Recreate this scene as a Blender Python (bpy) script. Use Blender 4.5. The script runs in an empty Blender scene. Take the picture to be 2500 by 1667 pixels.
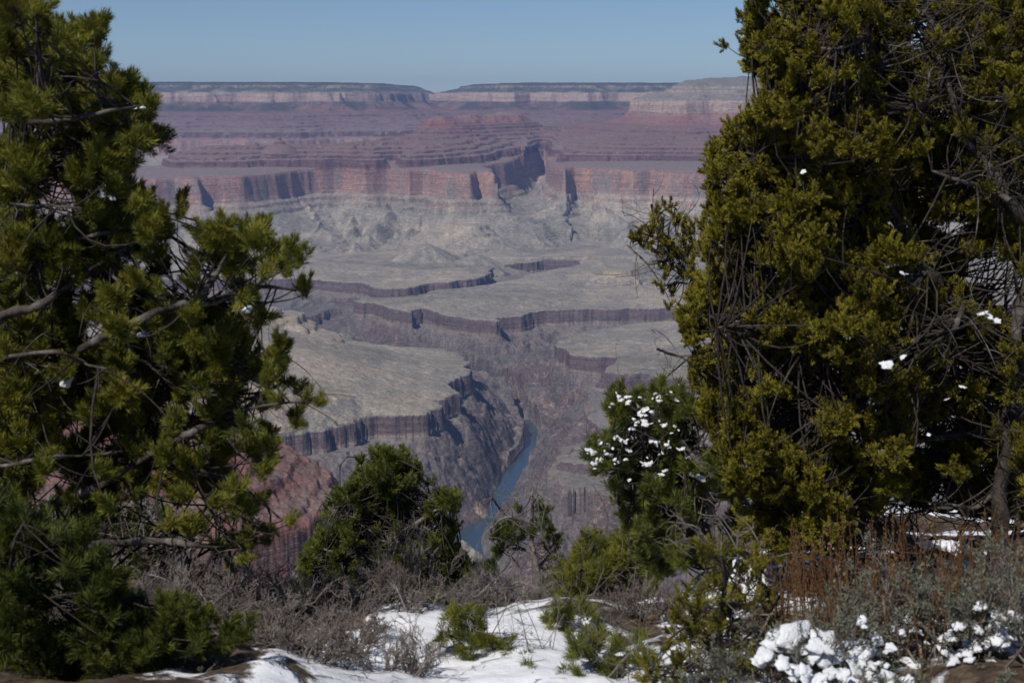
import bpy, math, random
import numpy as np
from mathutils import Vector

# ---------------------------------------------------------------- camera, sky, sun
FPX, CX, CY = 3472.0, 1250.0, 833.5          # 50 mm lens on a 2500 px wide frame
PITCH = math.atan((CY - 250.0) / FPX)
scene = bpy.context.scene
cam_data = bpy.data.cameras.new("camera")
cam_data.lens = 50.0
cam_data.sensor_width = 36.0
cam_data.clip_start = 0.2
cam_data.clip_end = 60000.0
cam_data.dof.use_dof = True
cam_data.dof.focus_distance = 45.0
cam_data.dof.aperture_fstop = 9.0
cam = bpy.data.objects.new("camera", cam_data)
scene.collection.objects.link(cam)
cam.location = (0, 0, 0)
cam.rotation_euler = (math.pi / 2 - PITCH, 0, 0)
scene.camera = cam

SUN_EL = math.radians(48)
SUN_AZ = math.radians(214)                     # clockwise from +Y: behind the camera, to its left
world = bpy.data.worlds.new("World")
scene.world = world
world.use_nodes = True
wn, wl = world.node_tree.nodes, world.node_tree.links
wn.clear()
w_out = wn.new("ShaderNodeOutputWorld")
w_bg = wn.new("ShaderNodeBackground")
w_sky = wn.new("ShaderNodeTexSky")
w_sky.sky_type = 'NISHITA'
w_sky.sun_disc = False
w_sky.sun_elevation = SUN_EL
w_sky.sun_rotation = SUN_AZ
w_sky.altitude = 2100
w_sky.air_density = 1.0
w_sky.dust_density = 0.0
w_sky.ozone_density = 2.0
w_bg.inputs["Strength"].default_value = 0.054
w_tint = wn.new("ShaderNodeMix")
w_tint.data_type = 'RGBA'
w_tint.blend_type = 'MULTIPLY'
w_tint.inputs[0].default_value = 1.0
w_tint.inputs[7].default_value = (0.80, 0.92, 1.12, 1)
wl.new(w_sky.outputs[0], w_tint.inputs[6])
wl.new(w_tint.outputs[2], w_bg.inputs[0])
wl.new(w_bg.outputs[0], w_out.inputs[0])

sun_data = bpy.data.lights.new("sun", 'SUN')
sun_data.energy = 3.6
sun_data.angle = math.radians(0.53)
sun_data.color = (1.0, 0.95, 0.88)
sun = bpy.data.objects.new("sun", sun_data)
scene.collection.objects.link(sun)
sdir = Vector((math.sin(SUN_AZ) * math.cos(SUN_EL), math.cos(SUN_AZ) * math.cos(SUN_EL), math.sin(SUN_EL)))
sun.rotation_euler = sdir.to_track_quat('Z', 'Y').to_euler()
sun.location = (0, 0, 50)

scene.view_settings.view_transform = 'Standard'
scene.view_settings.look = 'None'
scene.view_settings.exposure = 0.16
scene.view_settings.gamma = 1.0
scene.cycles.max_bounces = 5
scene.cycles.diffuse_bounces = 2
scene.cycles.glossy_bounces = 2
scene.cycles.transmission_bounces = 2
scene.cycles.volume_bounces = 0
scene.cycles.transparent_max_bounces = 4
scene.cycles.caustics_reflective = False
scene.cycles.caustics_refractive = False

# ---------------------------------------------------------------- helpers
SP, CP = math.sin(PITCH), math.cos(PITCH)


def ray(px, py):
    """Direction through a photo pixel, scaled so that its y component is 1."""
    u, v = (px - CX) / FPX, (CY - py) / FPX
    y = CP + v * SP
    return u / y, (-SP + v * CP) / y


def P(px, py, d):
    rx, rz = ray(px, py)
    return np.array([rx * d, d, rz * d])


def link(o):
    scene.collection.objects.link(o)
    return o


def tag(o, label=None, cat=None, group=None, kind=None):
    if label: o["label"] = label
    if cat: o["category"] = cat
    if group: o["group"] = group
    if kind: o["kind"] = kind
    return o


def empty(name, loc):
    o = bpy.data.objects.new(name, None)
    o.location = loc
    o.empty_display_size = 0.2
    return link(o)


def mesh_obj(name, V, F, mat, parent=None, smooth=False, attrs=None):
    """V (n,3) world coordinates, F (m,k) indices with k 3 or 4."""
    V = np.asarray(V, dtype=np.float32)
    F = np.asarray(F, dtype=np.int32)
    if parent is not None:
        V = V - np.array(parent.location, dtype=np.float32)
    me = bpy.data.meshes.new(name)
    k = F.shape[1]
    me.vertices.add(len(V))
    me.vertices.foreach_set("co", V.ravel())
    me.loops.add(F.size)
    me.loops.foreach_set("vertex_index", F.ravel())
    me.polygons.add(len(F))
    me.polygons.foreach_set("loop_start", np.arange(0, F.size, k, dtype=np.int32))
    me.polygons.foreach_set("loop_total", np.full(len(F), k, dtype=np.int32))
    if smooth:
        me.polygons.foreach_set("use_smooth", np.ones(len(F), dtype=bool))
    if attrs:
        for an, av in attrs.items():
            a = me.attributes.new(an, 'FLOAT', 'POINT')
            a.data.foreach_set("value", np.asarray(av, dtype=np.float32))
    me.update(calc_edges=True)
    me.materials.append(mat)
    o = bpy.data.objects.new(name, me)
    link(o)
    if parent is not None:
        o.parent = parent
    return o


# gradient noise, vectorised
_rs = np.random.RandomState(7)
_perm = _rs.permutation(512).astype(np.int32)
_ga = _rs.rand(512) * 2 * np.pi
_gx, _gy = np.cos(_ga).astype(np.float32), np.sin(_ga).astype(np.float32)


def pn(x, y, seed=0):
    xi = np.floor(x); yi = np.floor(y)
    xf = (x - xi).astype(np.float32); yf = (y - yi).astype(np.float32)
    xi = xi.astype(np.int32); yi = yi.astype(np.int32)
    u = xf * xf * xf * (xf * (xf * 6 - 15) + 10)
    v = yf * yf * yf * (yf * (yf * 6 - 15) + 10)

    def g(ix, iy, dx, dy):
        h = _perm[(_perm[(ix + seed * 17) & 511] + iy) & 511]
        return _gx[h] * dx + _gy[h] * dy
    n00 = g(xi, yi, xf, yf); n10 = g(xi + 1, yi, xf - 1, yf)
    n01 = g(xi, yi + 1, xf, yf - 1); n11 = g(xi + 1, yi + 1, xf - 1, yf - 1)
    a = n00 + u * (n10 - n00); b = n01 + u * (n11 - n01)
    return (a + v * (b - a)) * 1.5


def fbm(x, y, s, octs=4, seed=0, rough=0.5):
    r = 0; a = 1.0
    for i in range(octs):
        r = r + a * pn(x / s + 13.7 * i, y / s - 7.3 * i, seed + i)
        s = s / 2.03; a *= rough
    return r


def ridged(x, y, s, octs=4, seed=0, rough=0.5):
    r = 0; a = 1.0; t = 0
    for i in range(octs):
        r = r + a * (1 - 2 * np.abs(pn(x / s + 3.7 * i, y / s + 9.1 * i, seed + i)))
        t += a
        s = s / 2.07; a *= rough
    return r / t


# ---------------------------------------------------------------- canyon terrain
_sd = np.array([0, 6000, 10500, 12500, 17000, 30000.0])
_sv = np.array([0, 0, 60, 130, 240, 300.0])


def SH(y):
    return np.interp(y, _sd, _sv)              # the strata rise gently towards the far rim


def tr(px, py, lvl):
    """Plan position of a traced point of a contour that lies at strata level lvl."""
    rx, rz = ray(px, py)
    d = np.linspace(800, 26000, 6000)
    g = d * rz - (lvl + SH(d))
    k = np.nonzero(g < 0)[0]
    d0 = d[k[0]] if len(k) else 26000
    return rx * d0, d0


def D(px, dkm, py=300):
    rx, _ = ray(px, py)
    return rx * dkm * 1000, dkm * 1000.0


def trace(pts, lvl):
    out = []
    for p in pts:
        if len(p) == 3:
            out.append(D(p[0], p[2]))
        else:
            out.append(tr(p[0], p[1], lvl))
    return np.array(out)


class Raster:
    """Signed distances to plan polygons, sampled from a coarse grid."""
    def __init__(s, x0, x1, y0, y1, c):
        s.x0, s.y0, s.c = x0, y0, c
        s.xs = np.arange(x0, x1 + c, c); s.ys = np.arange(y0, y1 + c, c)
        s.X, s.Y = np.meshgrid(s.xs, s.ys)

    def seg_dist(s, pl, closed=True, vals=None):
        X, Y = s.X.ravel(), s.Y.ravel()
        best = np.full(X.shape, 1e18); bv = np.zeros(X.shape)
        inside = np.zeros(X.shape, bool)
        n = len(pl); m = n if closed else n - 1
        for i in range(m):
            ax, ay = pl[i]; bx, by = pl[(i + 1) % n]
            dx, dy = bx - ax, by - ay
            L = dx * dx + dy * dy + 1e-9
            t = np.clip(((X - ax) * dx + (Y - ay) * dy) / L, 0, 1)
            q = (X - ax - t * dx) ** 2 + (Y - ay - t * dy) ** 2
            w = q < best
            best = np.where(w, q, best)
            if vals is not None:
                bv = np.where(w, vals[i] + t * (vals[(i + 1) % n] - vals[i]), bv)
            if closed:
                c = ((ay > Y) != (by > Y))
                with np.errstate(divide='ignore', invalid='ignore'):
                    xi = ax + (Y - ay) * dx / (dy if abs(dy) > 1e-9 else 1e-9)
                inside ^= c & (X < xi)
        d = np.sqrt(best)
        if closed:
            d = np.where(inside, -d, d)
        sh = s.X.shape
        return (d.reshape(sh), bv.reshape(sh)) if vals is not None else d.reshape(sh)

    def look(s, A, x, y):
        fx = np.clip((x - s.x0) / s.c, 0, len(s.xs) - 1.001)
        fy = np.clip((y - s.y0) / s.c, 0, len(s.ys) - 1.001)
        ix, iy = fx.astype(np.int32), fy.astype(np.int32)
        u, v = (fx - ix), (fy - iy)
        return (A[iy, ix] * (1 - u) * (1 - v) + A[iy, ix + 1] * u * (1 - v)
                + A[iy + 1, ix] * (1 - u) * v + A[iy + 1, ix + 1] * u * v)


ZT, ZR = -1080.0, -1400.0
near = Raster(-3600, 3600, 900, 9600, 20)
far = Raster(-10500, 10500, 5000, 26000, 60)

river_left = [(1112, 1345), (1117, 1317), (1121, 1302), (1132, 1287), (1167, 1275), (1190, 1262), (1194, 1240), (1197, 1218), (1209, 1199), (1224, 1168),
              (1236, 1141), (1262, 1111), (1278, 1092), (1280, 1069), (1262, 1042), (1251, 1013)]
river_right = [(1278, 1013), (1301, 1027), (1316, 1053), (1320, 1076), (1308, 1103), (1281, 1145), (1258, 1187), (1247, 1214), (1232, 1245), (1203, 1275),
               (1188, 1289), (1174, 1317), (1178, 1340), (1186, 1370)]
rl = [tr(x, y, ZR) for x, y in river_left]
rr = [tr(x, y, ZR) for x, y in river_right]
rl = [(-60, 3500), (-150, 3950), (-170, 4200)] + rl + [(-30, 6500), (-260, 6800), (-900, 6960), (-2200, 6800), (-4500, 6500)]
rr = [(-4500, 6620), (-2200, 6920), (-900, 7080), (-200, 6920), (60, 6560)] + rr + [(-40, 4200), (-20, 3900), (60, 3500)]
river_poly = np.array(rl + rr)
d_river = near.seg_dist(river_poly)

# lesser drainages in the inner gorge: x, y, elevation of the floor
drains = [
    [(-260, 6800, -1400), (-650, 7150, -1380), (-900, 7500, -1350), (-980, 8000, -1310), (-800, 8350, -1270), (-560, 8420, -1240), (-330, 8620, -1200), (-60, 8850, -1190),
     (150, 9150, -1170), (480, 9500, -1130)],
    [(-900, 7500, -1350), (-1300, 7900, -1320), (-1450, 8500, -1270), (-1300, 9300, -1190)],
    [(60, 6560, -1400), (350, 6700, -1330), (700, 6900, -1270), (1100, 6980, -1230), (1700, 6900, -1200)],
    [(-150, 3950, -1400), (-600, 3800, -1330), (-1100, 3700, -1260), (-2000, 3700, -1200), (-3300, 3700, -1150)],
    [(40, 3500, -1400), (500, 3500, -1330), (1200, 3400, -1250), (2500, 3300, -1200)],
    [(0, 5150, -1398), (160, 5050, -1350), (330, 4990, -1270), (520, 4960, -1180)],
    [(-900, 3600, -1300), (-800, 2900, -1250), (-700, 2300, -1180)],
    [(40, 3600, -1400), (0, 2700, -1300), (100, 1500, -1200)],
]
dd, dz = np.where(d_river > 0, d_river, 0), np.full(d_river.shape, ZR)
for dr in drains:
    dr = np.array(dr)
    a, b = near.seg_dist(dr[:, :2], closed=False, vals=dr[:, 2])
    w = (a + (b - ZR) * 0.8) < (dd + (dz - ZR) * 0.8)
    dz = np.where(w, b, dz); dd = np.where(w, a, dd)

tonto = [
    [(-300, 1150), (300, 1130), (520, 1100), (680, 1069), (770, 1060), (862, 1046), (900, 1040), (927, 1022), (980, 1016), (1035, 1011), (1042, 999), (1060, 985), (1068, 971),
     (1086, 957), (1077, 938), (1095, 932), (1114, 924), (1130, 918), (1142, 905), (1150, 893), (1140, 880), (1105, 872), (1112, 860), (1068, 849), (1012, 845), (927, 838), (862, 831),
     (780, 826), (500, 826), (-400, 830)],
    [(3600, 930), (1700, 916), (1560, 914), (1506, 908), (1493, 893), (1489, 876), (1440, 868), (1398, 862), (1385, 850), (1372, 838), (1390, 825), (1450, 805), (1560, 790), (1800, 780), (3600, 800)],
    [(3600, 740), (1900, 748), (1629, 751), (1500, 752), (1418, 756), (1325, 760), (1270, 768), (1231, 775), (1200, 782), (1157, 784), (1120, 776), (1091, 770), (1060, 758), (1035, 751), (998, 765), (960, 755), (930, 748),
     (881, 737), (890, 722), (950, 728), (1010, 722), (1080, 708), (1170, 698), (1230, 688), (1290, 668), (1400, 644), (1500, 622), (1560, 606), (0, 0, 10.5), (3600, 0, 10.5)],
    [(-500, 690), (300, 684), (740, 681), (820, 688), (880, 691), (910, 704), (960, 704), (1002, 700), (1068, 690), (1124, 686), (1170, 678), (1213, 669), (1203, 650), (1240, 647),
     (1278, 643), (1348, 636), (1418, 625), (1442, 615), (1512, 605), (1560, 600), (1560, 0, 10.5), (1250, 0, 12), (-600, 0, 12)],
]
tonto[2][-2] = (1600, 0, 10.5)
ZD = -1150.0
low_bench = [(3600, 1260), (1700, 1225), (1489, 1203), (1450, 1195), (1395, 1186), (1360, 1190), (1325, 1195), (1324, 1170), (1334, 1118), (1367, 1096), (1430, 1079), (1475, 1064), (1460, 1046),
             (1446, 1008), (1440, 985), (1460, 955), (1440, 940), (1470, 925), (1490, 905), (1600, 880), (3600, 900)]
mid_bench = [(3600, 1120), (1600, 1128), (1440, 1140), (1415, 1136), (1380, 1130), (1345, 1127), (1330, 1121), (1336, 1108), (1367, 1092), (1430, 1075), (1470, 1060), (1456, 1044), (1442, 1008), (1450, 985), (1520, 960), (3600, 960)]
d_low = near.seg_dist(trace(low_bench, ZD))
d_mid = near.seg_dist(trace(mid_bench, ZD + 30))
d1 = None
for pl in tonto:
    q = near.seg_dist(trace(pl, ZT))
    d1 = q if d1 is None else np.minimum(d1, q)

# cliff-rimmed mesas further up: Redwall base contour
RB = -770.0
main_red = [(-900, 0, 10.3), (100, 0, 10.2), (300, 0, 10.1), (378, 0, 9.95), (440, 0, 10.1), (490, 0, 10.05), (518, 0, 10.25), (600, 0, 10.35), (688, 481), (750, 474), (810, 470), (880, 474), (946, 470), (1000, 476), (1050, 474), (1082, 481), (1136, 485), (1160, 476), (1190, 484),
            (1204, 458), (1245, 448), (1300, 0, 12.6), (1322, 0, 13.3), (1345, 0, 12.6), (1362, 447), (1394, 474), (1430, 466), (1476, 470), (1530, 478), (1578, 476), (1650, 482), (1714, 484), (1900, 480), (2300, 490),
            (3200, 500), (3200, 0, 16), (1500, 0, 17.5), (1250, 0, 15), (1050, 0, 14), (700, 0, 12.2), (450, 0, 11.7), (345, 0, 11.2), (150, 0, 11.1), (-900, 0, 11.4)]
d_red = far.seg_dist(trace(main_red, RB))
up1 = [(392, 0, 11.2), (426, 0, 10.9), (480, 0, 10.88), (558, 0, 10.9), (620, 0, 10.95), (674, 0, 11.0), (740, 0, 11.0), (810, 0, 11.0), (880, 0, 11.05), (946, 0, 11.05), (952, 0, 11.5), (985, 0, 11.6), (988, 0, 11.05), (1040, 0, 11.1), (1102, 0, 11.2), (1150, 0, 11.35), (1194, 0, 11.8),
       (1205, 0, 12.3), (1245, 0, 12.9), (1310, 0, 13.5), (1335, 0, 13.6), (1380, 0, 12.8), (1412, 0, 11.6), (1480, 0, 11.5), (1578, 0, 11.5), (1700, 0, 11.45), (2000, 0, 11.4), (2700, 0, 12), (2900, 0, 15.5), (1450, 0, 16.5), (1150, 0, 14.2), (980, 0, 12.9), (750, 0, 11.75), (560, 0, 11.6), (430, 0, 11.5)]
d_up1 = far.seg_dist(trace(up1, 0))
up2 = [(905, 0, 11.9), (985, 0, 11.8), (1040, 0, 11.75), (1100, 0, 11.8), (1150, 0, 12.0), (1165, 0, 12.5), (1230, 0, 12.9), (1300, 0, 13.5), (1380, 0, 13.9), (1412, 0, 13.2), (1430, 0, 12.6), (1490, 0, 12.35), (1600, 0, 12.25), (1800, 0, 12.2), (2600, 0, 12.3), (2700, 0, 15), (1450, 0, 15.8), (1200, 0, 13.9), (1020, 0, 12.8)]
d_up2 = far.seg_dist(trace(up2, 0))
up3 = [(975, 0, 12.3), (1040, 0, 12.25), (1100, 0, 12.28), (1150, 0, 12.45), (1160, 0, 13.0), (1230, 0, 13.3), (1320, 0, 13.7), (1290, 0, 14.3), (1160, 0, 13.9), (1060, 0, 13.1)]
d_up3 = far.seg_dist(trace(up3, 0))
temple = [(1545, 0, 13.4), (1600, 0, 13.05), (1650, 0, 12.9), (1720, 0, 12.95), (1800, 0, 12.85), (1950, 0, 12.9), (2200, 0, 12.8), (2700, 0, 13), (2700, 0, 15), (1700, 0, 15), (1590, 0, 14.2)]
d_temple = far.seg_dist(trace(temple, 0))
# far rim: Coconino base contour, and its red lower steps come from the distance outside it
rim = [(-900, 0, 17.0), (100, 0, 16.8), (330, 0, 16.9), (420, 0, 17.05), (520, 0, 16.9), (600, 0, 17.05), (700, 0, 16.9), (800, 0, 17.1), (880, 0, 17.2), (960, 0, 17.6), (1010, 0, 18.6), (1040, 0, 20.5), (1045, 0, 25.5), (1118, 0, 25.5),
       (1115, 0, 20.5), (1120, 0, 19.0), (1150, 0, 18.3), (1230, 0, 18.0), (1262, 0, 17.8), (1300, 0, 18.15), (1390, 0, 18.0), (1440, 0, 17.7), (1500, 0, 18.1), (1560, 0, 17.9), (1640, 0, 18.2), (1800, 0, 17.8), (2100, 0, 18), (3300, 0, 17.5), (3300, 0, 25.5), (-900, 0, 25.5)]
d_rim = far.seg_dist(trace(rim, 0))

ridge_lines = [
    [(1150, 489, -785), (1156, 520, -850), (1150, 556, -912), (1095, 582, -975), (1042, 600, -1000)],
    [(1200, 489, -785), (1250, 520, -860), (1310, 562, -945), (1400, 618, -1065)],
    [(735, 482, -782), (765, 525, -870), (730, 570, -950), (690, 620, -1040)],
    [(940, 482, -785), (950, 510, -830), (920, 545, -905), (840, 600, -1000)],
    [(520, 508, -790), (500, 560, -880), (450, 630, -1010)],
    [(330, 512, -790), (290, 580, -900), (260, 650, -1030)],
    [(1470, 482, -785), (1530, 530, -870), (1560, 590, -980)],
    [(1700, 486, -785), (1740, 540, -890), (1700, 620, -1040)],
    [(620, 488, -785), (600, 530, -880), (560, 585, -980)], [(850, 472, -780), (850, 510, -850), (870, 560, -945), (900, 590, -1000)], [(1050, 476, -785), (1040, 510, -850), (990, 560, -940)],
    [(1395, 476, -790), (1400, 520, -880), (1440, 570, -970)], [(1620, 480, -785), (1640, 530, -880), (1620, 580, -970)],
]
rg_d, rg_z = None, None
for rl_ in ridge_lines:
    pts_ = np.array([tr(a, b, c) + (c,) for a, b, c in rl_])
    a, b = far.seg_dist(pts_[:, :2], closed=False, vals=pts_[:, 2])
    sc_ = b + 30 - 165 * (1 - np.exp(-a / 160)) - 0.16 * a
    rg_z = sc_ if rg_z is None else np.maximum(rg_z, sc_)

# nearer spur below the viewpoint, on the left
spur = [(-500, 0, 1.75), (0, 0, 1.8), (300, 0, 1.88), (480, 0, 1.93), (600, 0, 1.98), (680, 0, 2.02), (740, 0, 2.06), (775, 0, 2.12), (810, 0, 2.22), (800, 0, 2.32), (760, 0, 2.4), (640, 0, 2.5), (400, 0, 2.75), (0, 0, 3.0), (-600, 0, 3.0)]
d_spur = near.seg_dist(trace(spur, 0))

# terrace mapping for the Supai and upper strata: smooth strata height -> stepped height
_tb = np.array([-2000, -600, -572, -562, -545, -534, -505, -499, -470, -463, -440, -434, -410, -404, -380, -372, -345, -335, -238, -230, -120, -90, -82, -50, -42, -15, -8, 20, 30, 400.0])
_th = np.array([-2000, -600, -578, -518, -512, -488, -482, -462, -452, -430, -422, -402, -395, -372, -366, -350, -342, -332, -238, -130, -112, -100, -78, -66, -38, -28, -4, 10, 24, 400.0])


def swell(x, y):
    w = ridged(x + 90 * pn(x / 700, y / 700, 7), y, 620, 5, 75, 0.55)
    return 13 * fbm(x, y, 520, 5, 71, 0.52) + 15 * (0.45 - np.abs(w)) + 4 * ridged(x, y, 150, 3, 77)


def bowl(x):
    return np.clip(x, 0, 1)


def canyon(x, y):
    """Strata-space height, plus masks, at plan positions."""
    wx = x + 55 * fbm(x, y, 420, 5, 11) ; wy = y + 55 * fbm(x, y, 420, 5, 31)
    wxf = x + 105 * fbm(x, y, 1000, 5, 41, 0.48); wyf = y + 105 * fbm(x, y, 1000, 5, 51, 0.48)
    n1 = fbm(x, y, 90, 4, 3)
    # inner gorge and Tonto platform
    D1 = near.look(d1, wx, wy) + 50 * ridged(x, y, 270, 4, 95, 0.5) - 20 + 2 * fbm(x, y, 40, 2, 91)
    DD = near.look(dd, x, y) ; DZ = near.look(dz, x, y)
    DR = near.look(d_river, x, y)
    DL = near.look(d_low, wx, wy) + 30 * ridged(x, y, 200, 4, 97, 0.55) - 10
    DM = near.look(d_mid, wx, wy) + 24 * ridged(x, y, 160, 4, 99, 0.55) - 8
    zl = ZT + (ZD - ZT) * np.clip(0.5 + (D1 - DL) / 200, 0, 1)
    D1e = D1
    D1 = np.minimum(D1, DL)
    g = np.clip(D1, 0, None)
    f = DD / (DD + g + 1e-3)
    rg = ridged(x + 0.6 * (wx - x), y + 0.6 * (wy - y), 330, 6, 61, 0.58)
    rg2 = fbm(x, y, 60, 4, 81, 0.6)
    env = 4 * f * (1 - f)
    wall = DZ + (zl - 78 - DZ) * np.power(f, 0.92) + env * (88 * (rg - 0.25) + 14 * rg2)
    cl = np.clip(g / 16.0, 0, 1)
    step = np.interp(g, [0, 8, 12, 20, 26, 38, 70], [0, 14, 20, 44, 50, 72, 80])
    step = step * np.clip(0.82 + 0.9 * fbm(x, y, 240, 3, 93), 0.22, 1.25)
    gorge = np.minimum(wall, zl - step * (1 + 0.12 * n1))
    inn = np.clip(-D1, 0, None)
    # platform: gentle swells and shallow washes, steepening to the slopes behind
    apron = 0.21 * np.clip(-x - 330 - 0.06 * (y - 5000), 0, 900) * bowl((6300 - y) / 400) * bowl((y - 4000) / 500)
    plat = ZT + 0.028 * np.minimum(inn, 1400) + apron * bowl(inn / 170) + swell(x, y) * bowl(inn / 120) + np.interp(inn, [0, 6, 14, 40], [-6, -2, 0, 2])
    h = np.where(D1 > 0, gorge, plat)
    il = np.clip(-DL, 0, None); im = np.clip(-DM, 0, None); ge = np.clip(D1e, 0, None)
    bench = ZD + 0.05 * np.minimum(il, 600) + 0.6 * swell(x, y) * bowl(il / 90)
    bench = np.where(DM < 0, np.maximum(bench, ZD + np.interp(im, [0, 5, 9, 16, 500], [0, 10, 14, 30, 62])), bench)
    bench = np.maximum(bench, ZT - np.interp(ge, [0, 8, 12, 20, 26, 38, 300], [0, 14, 20, 42, 46, 62, 150]))
    h = np.where((DL < 0) & (D1e > 0), bench, h)
    pe = ZT + 0.028 * np.minimum(np.clip(-D1e, 0, None), 1400) + swell(x, y) * bowl(-D1e / 120)
    h = np.where((DL < 0) & (D1e <= 0), pe, h)
    inside_near = (y < 9400)
    h = np.where(inside_near, h, ZT + 20 + 6 * fbm(x, y, 300, 3, 5))
    # talus skirts under the Redwall
    Dr = far.look(d_red, wxf, wyf)
    Dr = Dr - 24 * ridged(x, y, 420, 4, 121, 0.42) + 3 * fbm(x, y, 90, 2, 131)
    o = np.clip(Dr, 0, None)
    rdg = ridged(x + 0.6 * (wxf - x), y, 1500, 3, 141, 0.42)
    Dsk = 2350 + 1500 * (rdg - 0.35)
    Dsk = Dsk * np.interp(x / np.maximum(y, 1), [-.33, -.27, -.12, .1], [.8, 1, 1, 1])
    q = np.clip(1 - o / np.clip(Dsk, 700, None), 0, 1)
    sk = ZT + 10 + (RB - ZT - 10) * np.power(q, 3.1) + 5 * fbm(x, y, 110, 4, 151) * q
    gul = ridged(x + 0.5 * (wxf - x), y * 0.3, 210, 3, 146, 0.45)
    sk = sk + (gul - 0.3) * 38 * np.clip(q * 3, 0, 1) * np.clip(o / 150, 0, 1) * np.clip(1.15 - q, 0, 1)
    rz_ = far.look(rg_z, x + 0.7 * (wxf - x), y + 0.7 * (wyf - y)) + (gul - 0.3) * 16
    sk = np.where(o > 0, np.maximum(sk, rz_), sk)
    st = np.floor(sk / 16) * 16
    led = np.clip((fbm(x, y, 420, 3, 161) + 0.12) * 4, 0, 1) * (sk > -985) * (sk < -800)
    sk2 = st + 16 * np.clip((sk - st - 8) / 8, 0, 1)
    sk = sk * (1 - led) + sk2 * led
    sk = sk + np.interp(o, [0, 10, 40, 46, 95, 105, 200], [0, -2, -12, -30, -45, -62, -62]) 
    # Redwall cliff and the stepped Supai above it
    i = np.clip(-Dr, 0, None)
    cliff = np.interp(i, [0, 8, 16, 24, 34, 60], [RB, -710, -660, -602, -588, -582])
    D2 = far.look(d_up1, wxf, wyf) - 18 * ridged(x, y, 260, 4, 171) + 10 * fbm(x, y, 60, 3, 181)
    D3 = far.look(d_up2, wxf, wyf) + 30 * fbm(x, y, 200, 4, 191)
    D4 = far.look(d_up3, wxf, wyf) + 20 * fbm(x, y, 160, 4, 201)
    D5 = far.look(d_temple, wxf, wyf) - 40 * ridged(x, y, 420, 5, 211)
    i2 = np.clip(-D2, 0, None); i3 = np.clip(-D3, 0, None); i4 = np.clip(-D4, 0, None); i5 = np.clip(-D5, 0, None)
    o2 = np.clip(D2, 0, None); o3 = np.clip(D3, 0, None); o4 = np.clip(D4, 0, None); o5 = np.clip(D5, 0, None)
    s = cliff + np.minimum(i * 0.05, 22)
    low = (i > 0)
    a2 = np.where(i2 > 0, -572 + np.interp(i2, [0, 60, 220, 400], [0, 34, 100, 135]), -578 - 0.2 * o2)
    a3 = np.where(i3 > 0, -500 + np.interp(i3, [0, 200, 600, 1200], [0, 75, 110, 160]), -500 - 0.30 * o3)
    a4 = np.where(i4 > 0, -425 + np.interp(i4, [0, 200, 420], [0, 150, 195]), -425 - 0.32 * o4)
    a5 = np.where(i5 > 0, -228 + np.interp(i5, [0, 25, 190, 400, 900], [0, 105, 140, 262, 290]), -230 - np.minimum(o5, 200) * 0.58 - np.clip(o5 - 200, 0, None) * 0.2)
    sup = np.maximum(np.maximum(a2, a3), np.maximum(a4, a5)) + 10 * fbm(x, y, 150, 4, 221) + 20 * fbm(x, y, 620, 3, 225)
    sup = np.minimum(sup, s + 0.75 * i)
    s = np.where(low, np.maximum(s, np.where(sup > -592, np.interp(sup, _tb, _th), -2000)), -2000)
    h = np.maximum(h, np.where(o > 0, np.where(q > 0, sk, -2000), -2000) - np.where(D1 > 0, 60, 0))
    h = np.where(low, s, h)
    # far rim
    Df = far.look(d_rim, x + 260 * fbm(x, y, 2300, 5, 231), y + 200 * fbm(x, y, 1500, 5, 241))
    Df = Df - 110 * ridged(x, y, 1300, 5, 251, 0.5) + 25 * fbm(x, y, 220, 3, 261)
    of = np.clip(Df, 0, None); fi = np.clip(-Df, 0, None)
    fr = np.interp(of, [0, 200, 300, 900, 1400, 1560, 1620, 3500, 4200], [-232, -330, -348, -460, -560, -585, -770, -1000, -1070])
    fr = np.where(of > 0, fr, np.interp(fi, [0, 25, 280, 300, 430, 900, 2500], [-232, -128, -66, -40, -12, 0, 12]))
    fr = fr + 14 * fbm(x, y, 300, 4, 271) * (of > 0) + 6 * fbm(x, y, 300, 3, 281)
    st = np.interp(fr, _tb, _th)
    fr = np.where((fr > -590) & (fr < -340), st, fr)
    fr = np.where(y > 21500, np.maximum(fr, -150 + 12 * fbm(x, y, 2500, 4, 291)), fr)
    h = np.where(y > 13000, np.maximum(h, fr), h)
    return h, D1, Dr, DR


def cone(h, x, y, px, py, lvl, sl, rnd=25, sq=0.0, cap=0):
    cx_, cy_ = tr(px, py, lvl)
    r = np.sqrt((x - cx_) ** 2 + ((y - cy_) * (1 + sq)) ** 2)
    th = np.arctan2(y - cy_, x - cx_)
    r = r * (1 + 0.12 * fbm(x, y, 120, 3, 301)) + 0.05 * r * np.sin(th * 9 + 2 * fbm(x, y, 300, 2, 305))
    if cap:
        z = lvl - np.interp(r, [0, cap, cap + 6, cap + 60, cap + 66, cap + 9000], [0, 4, 32, 56, 76, 76 + 8934 * sl])
    else:
        z = lvl - sl * (np.sqrt(r * r + rnd * rnd) - rnd)
        lo = lvl - 110
        z = np.where(z < lo, lo - (lo - z) * 0.4, z)
    return np.maximum(h, z)


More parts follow.
